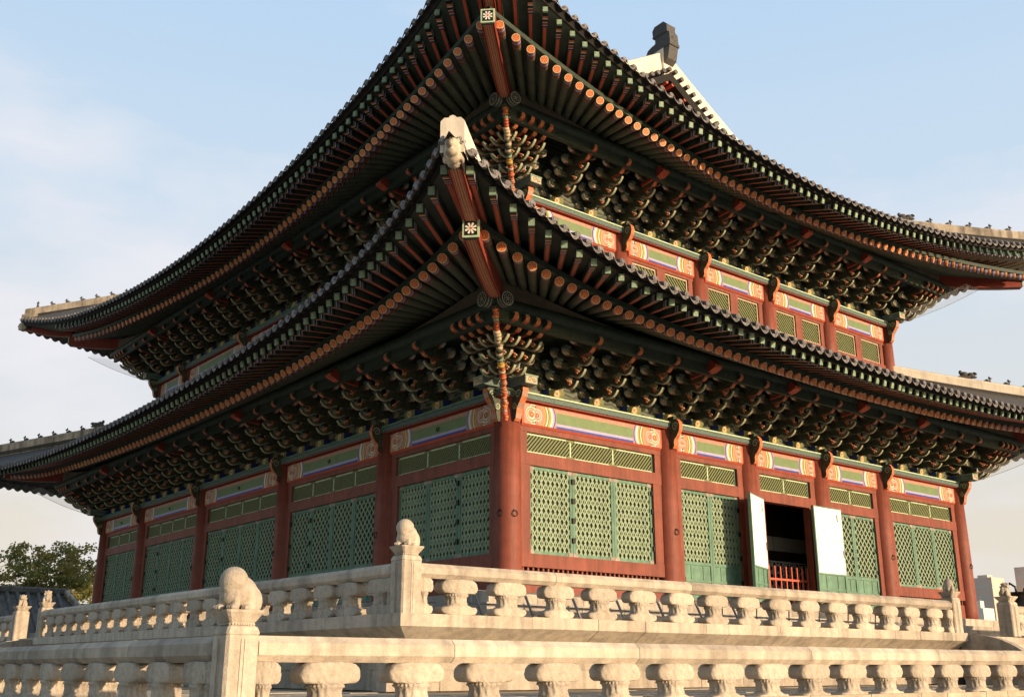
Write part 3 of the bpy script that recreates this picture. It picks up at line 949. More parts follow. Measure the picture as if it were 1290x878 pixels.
def corner_mesh(near=True):
    mb = MB()
    D45 = RZ(-math.pi / 4)       # local -y outward -> (-1,-1)
    mb.box((-.25, -.25, 0), (.25, .25, .24), 'blue')
    for fr in (0, 1):
        q = MB()
        q.box((-.20, -.92, .02), (.20, -.2, .24), 'teal')
        q.box((-.21, -.93, .215), (.21, -.2, .25), 'mint')
        q.add([(-.17, -.923, .04), (.17, -.923, .04), (.17, -.923, .205), (-.17, -.923, .205)], [(0, 1, 2, 3)], 'cream')
        spiral(q, -.05, .13, .07, 1.4, .018, -.927, 'dark_green', 1); spiral(q, .08, .13, .06, 1.4, .018, -.927, 'dark_green', -1)
        mb.merge(q, RZ(-math.pi / 2 * fr) if fr == 0 else RZ(-math.pi / 2))
    d = math.sqrt(2)
    # diagonal stack, seen on edge as a ribbon
    for i, (ot, zt) in enumerate(TIERS):
        tongue(mb, ot * d - .1, zt + .06, 0.0, D45, .075, 1.3)
        q = MB(); q.ell((0, -(ot * d - .62), zt + .06), (.10, .12, .10), 'line_white', None, 10, 8); mb.merge(q, D45)
    cloud(mb, 1.95 * d - .15, 1.36, 0.0, D45, .08)
    # twisted gold-and-red ribbon down the front of the stack
    q = MB()
    path = [(.50, -.84), (.56, -.52), (.66, -.22), (.84, -.02), (1.16, .10), (1.46, .25), (1.86, .48), (2.24, .74), (2.52, 1.02), (2.70, 1.34)]
    rb = random.Random(5)
    for i in range(len(path) - 1 if near else 0):
        (a0, b0), (a1, b1) = path[i], path[i + 1]
        for s_ in range(5):
            t0, t1 = s_ / 5, (s_ + 1) / 5
            jx = rb.uniform(-.018, .018)
            p0 = (jx, -(a0 + (a1 - a0) * t0), b0 + (b1 - b0) * t0); p1 = (jx + rb.uniform(-.015, .015), -(a0 + (a1 - a0) * t1), b0 + (b1 - b0) * t1)
            mm = rb.choice(['orange', 'orange', 'orange', 'pink', 'red_bright']) if i < 4 else rb.choice(['orange', 'red_deep', 'mint', 'orange', 'body_green', 'cream', 'red_bright', 'yellow'])
            rr = .070 + rb.uniform(-.012, .02)
            q.ring([p0, p1], [rr, rr * rb.uniform(.8, 1.1)], mm, 8, True)
    mb.merge(q, D45)
    # fans of tongues on both faces
    for fr in (0, 1):
        MR = Matrix.Identity(4) if fr == 0 else RZ(-math.pi / 2)
        sg = -1 if fr == 0 else 1        # outward along the other facade
        for j in range(1, 5):
            u = sg * .33 * j
            for i, (ot, zt) in enumerate(TIERS):
                if ot - .33 * j < .25: continue
                tongue(mb, ot + .05, zt + .03, max(.33 * j - .2, 0), MR @ T(u, 0, 0))
            cloud(mb, 1.98, 1.24, max(.33 * j - .1, 0), MR @ T(u, 0, 0))
        for j in (1, 2, 3, 4):
            u = -sg * .30 * j if False else None
        for i in range(3):
            q = MB(); lateral(q, .36 + .34 * i, .30 + .245 * i, .55); mb.merge(q, MR @ T(sg * .30, 0, 0))
    # corner column head arms
    for fr in (0, 1):
        MR = RZ(-math.pi / 2 * fr)
        pts = [(.25, -.80), (.36, -.80), (.42, -.74), (.45, -.62), (.47, -.5), (.56, -.38), (.66, -.24), (.70, -.12), (.70, -.02), (.62, .02), (.2, .02)]
        q = MB(); q.prism(pts, lambda a, b, t: (t, -a, b), -.09, .09, 'body_green', 'dark_green', {i: ('orange' if i % 2 else 'pink') for i in range(0, 9)})
        for sx in (-1, 1):
            for (cx, cz, r_, fl) in ((.52, -.16, .11, 1), (.38, -.42, .09, -1), (.34, -.13, .09, 1)):
                q2 = MB(); spiral(q2, cx, cz, r_, 1.5, .02, 0, 'pale_green', fl)
                q.merge(q2, Matrix(((0, 1, 0, sx * .093), (-1, 0, 0, 0), (0, 0, 1, 0), (0, 0, 0, 1))))
        mb.merge(q, MR)
    return mb.mesh('corner_bracket_set', True)
CORN = corner_mesh(); CORNF = corner_mesh(False)

def place_sets(M, us, gaps, inset, dz, lo, hi):
    for i in range(len(us) - 1):
        n = gaps[i]
        for k in range(n + (1 if i == len(us) - 2 else 0)):
            u = us[i] + (us[i + 1] - us[i]) * k / n
            if u < lo + .05 or u > hi - .05:
                continue
            link('bracket_set', SETH if k == 0 or k == n else SETM, hall, M @ T(u, inset, BZ + dz))
US = {'R': XS, 'L': [LN - y for y in YS][::-1]}
GAPS = {'R': [4, 3, 3, 3, 4], 'L': [4, 5, 5, 5, 4]}
UDZ = 6.25
USU = {'R': [INS, 5.39, 8.90, 12.45, 15.96, 19.75], 'L': [INS] + US['L'][1:-1] + [LN - INS]}
GAPU = {'R': [3, 3, 3, 3, 3], 'L': [3, 5, 5, 5, 3]}
for s_ in 'RL':
    M, S = FR[s_]
    place_sets(M, US[s_], GAPS[s_], 0, 0, 0, S)
    place_sets(M, USU[s_], GAPU[s_], INS, UDZ, INS, S - INS)
for dz, ins in ((0, 0), (UDZ, INS)):
    link('corner_bracket_set', CORN, hall, T(ins, ins, BZ + dz))
    link('corner_bracket_set', CORNF, hall, T(W - ins, ins, BZ + dz) @ RZ(math.pi / 2))
    link('corner_bracket_set', CORNF, hall, T(ins, LN - ins, BZ + dz) @ RZ(-math.pi / 2))

# ---------------------------------------------------------------- doors, transoms, wall frames
def clipseg(a, b, x0, x1, z0, z1):
    dx, dz = b[0] - a[0], b[1] - a[1]
    t0, t1 = 0.0, 1.0
    for p, q in ((-dx, a[0] - x0), (dx, x1 - a[0]), (-dz, a[1] - z0), (dz, z1 - a[1])):
        if abs(p) < 1e-9:
            if q < 0: return None
        else:
            t = q / p
            if p < 0: t0 = max(t0, t)
            else: t1 = min(t1, t)
    if t0 >= t1: return None
    return (a[0] + dx * t0, a[1] + dz * t0), (a[0] + dx * t1, a[1] + dz * t1)
def lattice(w_, h_, fams, m, y0=-.03, th=.03):
    mb = MB()
    for ang, sp, bw in fams:
        dx, dz = math.cos(R(ang)), math.sin(R(ang))
        nx, nz = -dz, dx
        D = math.hypot(w_, h_)
        n = int(D / sp) + 2
        for i in range(-n, n + 1):
            c = (w_ / 2 + nx * sp * i, h_ / 2 + nz * sp * i)
            s_ = clipseg((c[0] - dx * D, c[1] - dz * D), (c[0] + dx * D, c[1] + dz * D), 0, w_, 0, h_)
            if not s_: continue
            (ax, az), (bx, bz) = s_
            if math.hypot(bx - ax, bz - az) < .03: continue
            hx, hz = nx * bw / 2, nz * bw / 2
            yy0, yy1 = y0 - ang * .00002, y0 + th
            vs = [(ax - hx, yy0, az - hz), (bx - hx, yy0, bz - hz), (bx + hx, yy0, bz + hz), (ax + hx, yy0, az + hz),
                  (ax - hx, yy1, az - hz), (bx - hx, yy1, bz - hz), (bx + hx, yy1, bz + hz), (ax + hx, yy1, az + hz)]
            mb.add(vs, [(0, 1, 2, 3), (0, 4, 5, 1), (3, 2, 6, 7), (0, 3, 7, 4), (1, 5, 6, 2)], m)
    return mb
_cache = {}
def door_panel(M, w_, z0, z1, kind, low=0.0, hinge=0, paper=False):
    """lattice leaf; local x across, z up. low: height of the solid lower panel"""
    key = (round(w_, 2), round(z1 - z0, 2), kind, low, hinge, paper)
    h_ = z1 - z0
    fw = .085
    if key not in _cache:
        mb = MB()
        mb.box((0, -.05, 0), (fw, .03, h_), 'door_green'); mb.box((w_ - fw, -.05, 0), (w_, .03, h_), 'door_green')
        mb.box((fw, -.047, h_ - fw), (w_ - fw, .03, h_), 'door_green'); mb.box((fw, -.047, 0), (w_ - fw, .03, fw), 'door_green')
        zl = fw
        if low:
            mb.box((fw, -.047, low), (w_ - fw, .03, low + fw), 'door_green')
            mb.box((fw, -.02, fw), (w_ - fw, .02, low), 'door_green')
            for q in (.5,):
                mb.box((fw, -.040, low * q + .02), (w_ - fw, -.018, low * q + .08), 'door_green')
            for q in (.3, .7):
                mb.box((w_ * q - .03, -.036, fw), (w_ * q + .03, -.017, low), 'door_green')
            zl = low + fw
        if paper:
            mb.box((fw * .45, -.060, zl - .04), (w_ - fw * .45, -.052, h_ - .04), 'paper')
            for x_ in (.36, .68):
                mb.box((w_ * x_ - .004, -.0615, zl), (w_ * x_ + .004, -.0600, h_ - .06), 'plaster_old')
            for zz in (.40, .66):
                mb.box((fw * .5, -.0617, h_ * zz), (w_ - fw * .5, -.0602, h_ * zz + .008), 'plaster_old')
            mb.box((w_ - .30, -.075, h_ - .42), (w_ - .265, -.058, h_ - .20), 'iron')
            mb.box((w_ - .10, -.075, h_ * .5), (w_ - .07, -.058, h_ * .5 + .22), 'iron')
        else:
            mb.box((fw, .012, zl), (w_ - fw, .028, h_ - fw), 'recess_green')
        for cx in (.0, w_ - .16):
            for cz in (0, h_ - .10):
                mb.box((cx, -.056, cz), (cx + .16, -.048, cz + .10), 'stone_dark')
        if hinge:
            for i in range(4):
                zz = h_ * (.16 + .23 * i)
                x_ = 0 if hinge < 0 else w_
                mb.box((x_ - .045, -.10, zz), (x_ + .045, -.04, zz + .13), 'iron')
        me = mb.mesh('door_leaf', True)
        la = None
        if not paper:
            hl = h_ - fw - zl
            if kind == 'tri':
                la = lattice(w_ - 2 * fw, hl, [(90, .146, .026), (57, .125, .033), (123, .125, .033)], 'lattice_green')
            else:
                la = lattice(w_ - 2 * fw, hl, [(48, .165, .036), (132, .165, .036)], 'lattice_green')
            la = la.mesh('lattice', True)
        _cache[key] = (me, la, zl)
    me, la, zl = _cache[key]
    o = link('door_leaf', me, hall, M @ T(0, 0, z0))
    if la:
        link('lattice', la, o, T(fw, 0, zl))
    return o
def transom(M, w_, z0, z1, n):
    key = ('tr', round(w_, 2), n)
    h_ = z1 - z0
    if key not in _cache:
        mb = MB()
        e = .05
        mb.box((0, -.04, 0), (e, .03, h_), 'door_green'); mb.box((w_ - e, -.04, 0), (w_, .03, h_), 'door_green')
        mb.box((e, -.038, h_ - e), (w_ - e, .03, h_), 'pale_green'); mb.box((e, -.038, 0), (w_ - e, .03, e), 'pale_green')
        for i in range(1, n):
            x_ = w_ * i / n
            mb.box((x_ - .022, -.036, e), (x_ + .022, .03, h_ - e), 'pale_green')
            for zz in (0, h_ - .06):
                mb.box((x_ - .14, -.046, zz), (x_ + .14, -.03, zz + .06), 'transom_green')
        mb.box((e, .012, e), (w_ - e, .028, h_ - e), 'recess_green')
        la = lattice(w_ - 2 * e, h_ - 2 * e, [(47, .078, .042)], 'transom_green')
        _cache[key] = (mb.mesh('transom_window', True), la.mesh('lattice', True))
    me, la = _cache[key]
    o = link('transom_window', me, hall, M @ T(0, 0, z0))
    link('lattice', la, o, T(.05, 0, .05))
def red(mb, x0, x1, z0, z1, y0=-.10, y1=.12, m='red_paint'):
    mb.box((x0, y0, z0), (x1, y1, z1), m)

def bay(M, ua, ub, spec, tn):
    a, b = ua + .30, ub - .30
    fr = MB()
    red(fr, ua + .2, ub - .2, 5.64, 5.775, -.13)
    red(fr, ua + .2, ub - .2, 4.82, 5.13, -.13)
    jl, jr = ua + .52, ub - .52
    red(fr, a - .1, jl, 5.13, 5.64, -.12); red(fr, jr, b + .1, 5.13, 5.64, -.12)
    transom(M @ T(jl, 0, 0), jr - jl, 5.13, 5.64, tn)
    kind = spec['kind']; n = spec['n']
    low = spec.get('low', 0)
    zb = 2.68 if not low else 1.82
    if not low:
        red(fr, ua + .2, ub - .2, 2.36, 2.68, -.13)
        red(fr, ua + .2, ub - .2, 1.55, 2.20, -.08)
        red(fr, ua + .2, ub - .2, 2.20, 2.36, .02, .1, 'dark_wood')
        for i in range(int((ub - ua - .7) / .16)):
            x_ = ua + .4 + .16 * i
            fr.box((x_, -.07, 2.2), (x_ + .05, -.02, 2.36), 'red_paint')
    else:
        red(fr, ua + .2, ub - .2, 1.55, 1.82, -.13)
    dl, dr = ua + spec.get('ml', .52), ub - spec.get('mr', .52)
    red(fr, a - .1, dl, zb, 4.82, -.12); red(fr, dr, b + .1, zb, 4.82, -.12)
    link('wall_frame', fr.mesh('wall_frame', True), hall, M)
    if not spec.get('open'):
        ww = (dr - dl) / n
        for i in range(n):
            hg = spec.get('hinges', [0] * n)[i]
            door_panel(M @ T(dl + ww * i + .004, 0, 0), ww - .008, zb, 4.82, kind, low, hg)
    link('painted_beam', beam_mesh(ua + .30, ub - .30, ring_hook=spec.get('hook', False)), hall, M)

CK = {'kind': 'tri', 'n': 3, 'hinges': [-1, -1, 1]}
def mk(kind, n, low=.95, **k): return dict(kind=kind, n=n, low=low, **k)
specR = [dict(kind='tri', n=3, hinges=[-1, -1, 1], ml=.62, mr=.62), mk('tri', 2, hinges=[-1, 1], ml=.5, mr=.5), dict(kind='tri', n=2, low=.95, open=True, ml=.66, mr=.66), mk('sq', 2, hinges=[-1, 1]), dict(kind='sq', n=3, hinges=[-1, 0, 1], ml=.58, mr=.58)]
tR = [3, 2, 2, 2, 3]
specL = [dict(kind='sq', n=3, hinges=[-1, 0, 1]), mk('sq', 4, hinges=[-1, -1, 0, 1]), mk('sq', 4, hinges=[-1, -1, 0, 1]), mk('sq', 4, hinges=[-1, -1, 0, 1]), dict(kind='tri', n=3, hinges=[0, 1, 1], ml=.62, mr=.55)]
tL = [3, 4, 4, 4, 3]
for s_, sp, tn in (('R', specR, tR), ('L', specL, tL)):
    M, S = FR[s_]
    for q_ in sp: q_['hook'] = s_ == 'L'
    for i in range(5):
        bay(M, US[s_][i], US[s_][i + 1], sp[i], tn[i])
    # plank beam over the lintels
    mb = MB()
    e = .45
    mb.box((-e, -.30, 6.375), (S + e, .3, 6.405), 'red_deep')
    mb.box((-e, -.34, 6.405), (S + e, .3, 6.545), 'teal', .02)
    mb.box((-e, -.352, 6.545), (S + e, .3, 6.585), 'pale_green' if s_ == 'R' else 'door_green')  # light put into colour: top strip paler on sunlit facade, darker on shaded
    if s_ == 'L':
        mb = MB()
        mb.box((-e, -.30, 6.375), (S - .302, .3, 6.405), 'red_deep')
        mb.box((-e, -.34, 6.405), (S - .302, .3, 6.545), 'teal', .02)
        mb.box((-e, -.352, 6.545), (S - .302, .3, 6.585), 'door_green')  # darker strip colour carries the shade of this facade
        mb.box((S - .302, -.34, 6.405), (S + e, -.001 + .2, 6.545), 'teal', .02) if False else None
    link('plank_beam', mb.mesh('plank_beam', True), hall, M)
    # board behind the brackets and ceiling over them
    mb = MB()
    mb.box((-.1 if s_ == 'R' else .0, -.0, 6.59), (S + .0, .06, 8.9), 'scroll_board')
    link('bracket_board', mb.mesh('bracket_board', True), hall, M)
    for u in US[s_][1:-1]:
        link('column_head_bracket', IK, hall, M @ T(u, 0, 0))
# open leaves of the middle right bay
cl, cr = XS[2] + .70, XS[3] - .66
_a = R(22)
door_panel(T(cl - .36 - 1.38 * math.cos(_a), -.40 - 1.38 * math.sin(_a) + .12, 0) @ RZ(_a), 1.38, 1.82, 4.84, 'tri', .95, 0, True)['label'] = 'open door leaf with white papered inside and green lower panel, turned outwards'
door_panel(T(11.60, -.46, 0) @ RZ(R(1)), 1.50, 1.82, 4.84, 'tri', .95, 0, True)['label'] = 'open door leaf folded flat past the column, white papered inside'

# upper storey wall
for s_ in 'RL':
    M, S = FR[s_]
    us = USU[s_]
    for i in range(len(us) - 1):
        ua, ub = us[i], us[i + 1]
        link('painted_beam', beam_mesh(ua + .27, ub - .27, 5.775 + UDZ, 6.375 + UDZ, -.2, False), hall, M @ T(0, INS, 0))
        fr = MB()
        red(fr, ua + .2, ub - .2, 11.93, 12.025, -.12)
        red(fr, ua + .2, ub - .2, 9.3, 11.12, -.12)
        n = 2 if ub - ua < 4.2 else 3
        step = (ub - ua - .6) / n
        for k in range(n):
            x0 = ua + .3 + step * k
            red(fr, x0 - .02, x0 + .19, 11.12, 11.93, -.118); red(fr, x0 + step - .19, x0 + step + .0, 11.12, 11.93, -.119)
            wn_ = MB()
            ww = step - .38
            for (c0, c1, q0, q1) in ((0, .05, 0, .81), (ww - .05, ww, 0, .81), (.05, ww - .05, 0, .05), (.05, ww - .05, .76, .81)):
                wn_.box((c0, -.07, q0), (c1, .02, q1), 'cream')
            wn_.box((.05, .0, .05), (ww - .05, .02, .76), 'recess_green')
            o = link('upper_window', wn_.mesh('upper_window', True), hall, M @ T(x0 + .19, INS, 11.12))
            link('lattice', lattice(ww - .1, .71, [(133, .10, .05)], 'transom_green').mesh('lattice', True), o, T(.05, 0, .05))
        link('wall_frame', fr.mesh('wall_frame', True), hall, M @ T(0, INS, 0))
    mb = MB()
    e = .4
    lo, hi = INS - e, S - INS + e
    if s_ == 'L': hi = S - INS - .302
    mb.box((lo, -.30, 6.375 + UDZ), (hi, .3, 6.405 + UDZ), 'red_deep')
    mb.box((lo, -.34, 6.405 + UDZ), (hi, .3, 6.545 + UDZ), 'teal', .02)
    mb.box((lo, -.352, 6.545 + UDZ), (hi, .3, 6.585 + UDZ), 'pale_green' if s_ == 'R' else 'door_green')  # same lit and shaded strip colours as on the lower storey
    link('plank_beam', mb.mesh('plank_beam', True), hall, M @ T(0, INS, 0))
    mb = MB(); mb.box((INS, 0, 12.84), (S - INS, .06, 15.2), 'scroll_board')
    link('bracket_board', mb.mesh('bracket_board', True), hall, M @ T(0, INS, 0))
    for u in us[1:-1]:
        link('column_head_bracket', IK, hall, M @ T(u, INS, UDZ))

# inner shell so that the interior is dark
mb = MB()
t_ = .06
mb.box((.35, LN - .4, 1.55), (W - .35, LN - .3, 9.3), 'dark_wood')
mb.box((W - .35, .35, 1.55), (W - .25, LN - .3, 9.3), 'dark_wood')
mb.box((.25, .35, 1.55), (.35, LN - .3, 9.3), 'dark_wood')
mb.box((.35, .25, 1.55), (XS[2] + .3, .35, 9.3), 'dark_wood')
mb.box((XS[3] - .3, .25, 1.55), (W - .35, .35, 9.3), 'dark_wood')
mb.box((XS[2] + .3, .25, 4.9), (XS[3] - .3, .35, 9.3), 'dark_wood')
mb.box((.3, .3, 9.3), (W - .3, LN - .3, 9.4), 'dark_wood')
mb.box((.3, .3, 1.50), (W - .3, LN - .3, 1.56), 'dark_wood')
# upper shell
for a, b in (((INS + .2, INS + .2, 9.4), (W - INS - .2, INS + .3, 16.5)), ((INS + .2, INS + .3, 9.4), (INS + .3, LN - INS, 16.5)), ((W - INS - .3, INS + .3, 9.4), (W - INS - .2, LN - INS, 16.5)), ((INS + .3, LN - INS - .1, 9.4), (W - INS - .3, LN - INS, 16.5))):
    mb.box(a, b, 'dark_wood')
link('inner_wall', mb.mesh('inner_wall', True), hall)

# red rail inside the doorway and lattice screen further in
rf = thing('red_fence', 'red wooden railing standing inside the open doorway', 'fence', (XS[2] + .62, .10, 1.56))
mb = MB()
for i in range(10):
    link('picket', (lambda q: q.box((-.02, -.02, 0), (.02, .02, 1.42), 'red_bright') or q)(MB()).mesh('picket'), rf, T(.05 + .27 * i, 0, 0))
for zz in (.25, 1.0):
    q = MB(); q.box((0, -.03, zz), (2.6, .03, zz + .06), 'red_bright')
    link('fence_bar', q.mesh('fence_bar'), rf)
ls = thing('lattice_screen', 'pale lattice screen with plain panels above, deep inside the dark doorway', 'screen', (XS[2] + .6, 1.7, 1.56))
q = lattice(7.0, 1.75, [(30, .2, .03), (150, .2, .03), (90, .173, .02)], 'white_paint'); link('lattice', q.mesh('lattice'), ls)
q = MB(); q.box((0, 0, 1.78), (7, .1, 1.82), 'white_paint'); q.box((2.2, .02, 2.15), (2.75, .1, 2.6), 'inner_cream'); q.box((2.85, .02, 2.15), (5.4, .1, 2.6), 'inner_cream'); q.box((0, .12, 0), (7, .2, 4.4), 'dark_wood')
link('panel', q.mesh('panel'), ls)

# ---------------------------------------------------------------- rafters
def rafter_mb(Ln, r_=.105):
    mb = MB()
    n = 12
    segs = [(0, .035, 'flower_rim'), (.035, .09, 'orange'), (.09, .12, 'black_paint'), (.12, .20, 'lavender'), (.20, .24, 'rafter_tip'), (.24, .42, 'rafter_tip'), (.42, .45, 'pink'), (.45, .49, 'black_paint'), (.49, Ln, 'rafter_green')]
    for a, b, m in segs:
        mb.ring([(0, a, 0), (0, b, 0)], [r_ * (1 if a else .985), r_], m, n, False)
    q = MB()
    y = -.002
    annulus(q, 0, 0, r_ * .99, r_ * .80, y, 'flower_rim', 16)
    annulus(q, 0, 0, r_ * .80, r_ * .02, y, 'flower_red', 16)
    for k in range(6):
        a = math.pi / 3 * k
        annulus(q, r_ * .48 * math.cos(a), r_ * .48 * math.sin(a), r_ * .17, .001, y - .003, 'flower_petal', 8)
    annulus(q, 0, 0, r_ * .16, .001, y - .004, 'flower_rim', 8)
    mb.merge(q)
    return mb
def flying_mb(Ln, w_=.062, h_=.078):
    mb = MB()
    segs = [(0, .05, 'mint', 'mint'), (.05, .16, 'black_paint', 'black_paint'), (.16, .23, 'orange', 'door_green'), (.23, .255, 'white_paint', 'white_paint'), (.255, .33, 'black_paint', 'blue'), (.33, .36, 'cream', 'cream'), (.36, .43, 'red_deep', 'dark_green'), (.43, .46, 'lavender', 'black_paint'), (.46, .50, 'black_paint', 'black_paint'), (.50, Ln, 'red_bright', 'dark_green')]
    for a, b, m1, m2 in segs:
        vs = [(x, y, z) for y in (a, b) for x, z in ((-w_, -h_), (w_, -h_), (w_, h_), (-w_, h_))]
        mb.add(vs, [(0, 1, 5, 4), (1, 2, 6, 5), (2, 3, 7, 6), (3, 0, 4, 7)], [m1, m2, m2, m2])
    mb.add([(-w_, 0, -h_), (w_, 0, -h_), (w_, 0, h_), (-w_, 0, h_)], [(0, 1, 2, 3)], 'mint')
    mb.add([(-w_ * .45, -.003, -h_ * .1), (w_ * .45, -.003, -h_ * .1), (w_ * .45, -.003, h_ * .6), (-w_ * .45, -.003, h_ * .6)], [(0, 1, 2, 3)], 'tip_green')
    # lighter edge lines on the underside
    for s_ in (-1, 1):
        mb.add([(s_ * w_ * .98, .5, -h_ - .002), (s_ * w_ * .62, .5, -h_ - .002), (s_ * w_ * .62, Ln, -h_ - .002), (s_ * w_ * .98, Ln, -h_ - .002)], [(0, 1, 2, 3)], 'dark_green')
    return mb
def orient(P, d):
    d = d.normalized()
    y = -d
    x = y.cross(Vector((0, 0, 1))).normalized()
    z = x.cross(y)
    M = Matrix(((x.x, y.x, z.x, P.x), (x.y, y.y, z.y, P.y), (x.z, y.z, z.z, P.z), (0, 0, 0, 1)))
    return M
RSRC = {}
def get(kind, Ln):
    Ln = round(math.ceil(Ln * 4) / 4, 2)
    k = (kind, Ln)
    if k not in RSRC:
        mb = rafter_mb(Ln) if kind == 'rafter' else flying_mb(Ln)
        RSRC[k] = [mb, None]
    return RSRC[k]
def positions(S, kc, first):
    """rafter-end positions along u, closer together towards the middle"""
    c = -cend(kc)
    us = []; u = first
    while u < S / 2:
        us.append(u)
        d = u - c
        u += .365 + .21 * math.exp(-max(0, d - .6) / 2.2)
    # stretch so that the middle closes on a half spacing
    return us + [S - x for x in us[::-1]]
ITEMS = {'rafter': [], 'flying_rafter': []}
FANC = 6.2
def eave(side, up):
    M, S = FR[side]
    kr, kf, kt = ('UR', 'UF', 'UT') if up else ('LR', 'LF', 'LT')
    first = -2.62 if up else -4.2
    for u in positions(S, kr, first):
        if side == 'L' and u < (.2 if up else -1.8):
            continue
        o, z = cv(kr, u, S)
        if u < FANC: c = FANC
        elif u > S - FANC: c = S - FANC
        else: c = None
        inset0 = -.85 if up else .5
        oroot = inset0
        zroot = CUR[kr][3] + (CUR[kr][0] - oroot) * .5
        if c is None: dx = 0.0
        else: dx = (u - c) / (o + FANC)         # du per unit of outward offset
        P = Vector((u, -o, z))
        Q = Vector((u - dx * (o - oroot), -oroot, zroot))
        d = P - Q
        ITEMS['rafter'].append((M @ orient(P, d), d.length))
        # flying rafter: continue outward until the flying curve
        s2 = 1.3
        for _ in range(12):
            of, zf = cv(kf, u + dx * s2, S)
            s2 += (of - (o + s2)) * .8
        Pf = Vector((u + dx * s2, -of, zf))
        back = s2 + .35
        Qf = Vector((u - dx * .35, -(o - .35), z + .30 + .10))
        d = Pf - Qf
        ITEMS['flying_rafter'].append((M @ orient(Pf, d), d.length))
    # soffits, edge boards
    N = 90
    c = cend(kr) - .02
    us = [-c + (S + 2 * c) * i / N for i in range(N + 1)]
    mb = MB()
    if side == 'L':
        us = [u for u in us if u > (-.2 if up else -2.2)]
    r1, r2, r3 = [], [], []
    oroot = -.9 if up else .4
    for u in us:
        o, z = cv(kr, u, S)
        zr = CUR[kr][3] + (CUR[kr][0] - oroot) * .5
        ur = min(max(u, -oroot), S + oroot)
        r1.append((u, -o + .01, z + .13)); r3.append((ur, -oroot, zr + .13))
        r2.append(((u + ur) / 2, -(o + oroot) / 2, (z + zr) / 2 + .13))
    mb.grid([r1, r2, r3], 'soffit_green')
    link('soffit', mb.mesh('soffit', False), hall, M)
    # batten on the rafter ends
    mb = MB()
    A = [(u, -cv(kr, u, S)[0] - .03, cv(kr, u, S)[1] + .115) for u in us]
    B = [(p[0], p[1], p[2] + .13) for p in A]
    C = [(p[0], p[1] + .30, p[2] + .13) for p in A]
    D = [(p[0], p[1] + .12, p[2]) for p in A]
    mb.grid([D, A, B, C], 'dark_green', False)
    link('eave_batten', mb.mesh('eave_batten', False), hall, M)
    # flying soffit
    mb = MB()
    cf = cend(kf) - .02
    r1, r2 = [], []
    for i in range(N + 1):
        ur = -c + (S + 2 * c) * i / N
        uf = -cf + (S + 2 * cf) * i / N
        o, z = cv(kr, ur, S); of, zf = cv(kf, uf, S)
        r1.append((ur, -o + .25, z + .50)); r2.append((uf, -of - .06, zf + .115))
    mid = [tuple((a + b) / 2 for a, b in zip(p, q)) for p, q in zip(r1, r2)]
    mb.grid([r1, mid, r2], 'soffit_green')
    link('flying_soffit', mb.mesh('flying_soffit', False), hall, M)
    # rosettes painted between the flying rafters: small flat discs
    mb = MB()
    ct = cend(kt)
    r0, r1, r2, r3 = [], [], [], []
    for i in range(N + 1):
        uf = -cf + (S + 2 * cf) * i / N
        utt = -ct + (S + 2 * ct) * i / N
        of, zf = cv(kf, uf, S); ot, zt = cv(kt, utt, S)
        r0.append((uf, -of + .02, zf + .105)); r1.append((uf, -of - .05, zf + .10)); r2.append((uf, -of - .07, zf + .17)); r3.append((utt, -ot + .03, zt - .035))
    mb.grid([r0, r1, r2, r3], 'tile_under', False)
    link('eave_board', mb.mesh('eave_board', False), hall, M)
for up in (False, True):
    for s_ in 'RL':
        eave(s_, up)
for kind, nm_ in (('rafter', 'rafter'), ('flying_rafter', 'flying_rafter')):
    it = sorted(ITEMS[kind], key=lambda q: wdist(q[0]))
    rest = MB()
    for i, (M, Ln) in enumerate(it):
        src = get(kind, Ln)
        if i < 98:
            if src[1] is None: src[1] = src[0].mesh(nm_, False)
            link(nm_, src[1], hall, M)
        else:
            rest.merge(src[0], M)
    o = link('distant_rafters' if kind == 'rafter' else 'distant_flying_rafters', rest.mesh(nm_ + 's', False), hall)
    o['kind'] = 'stuff'

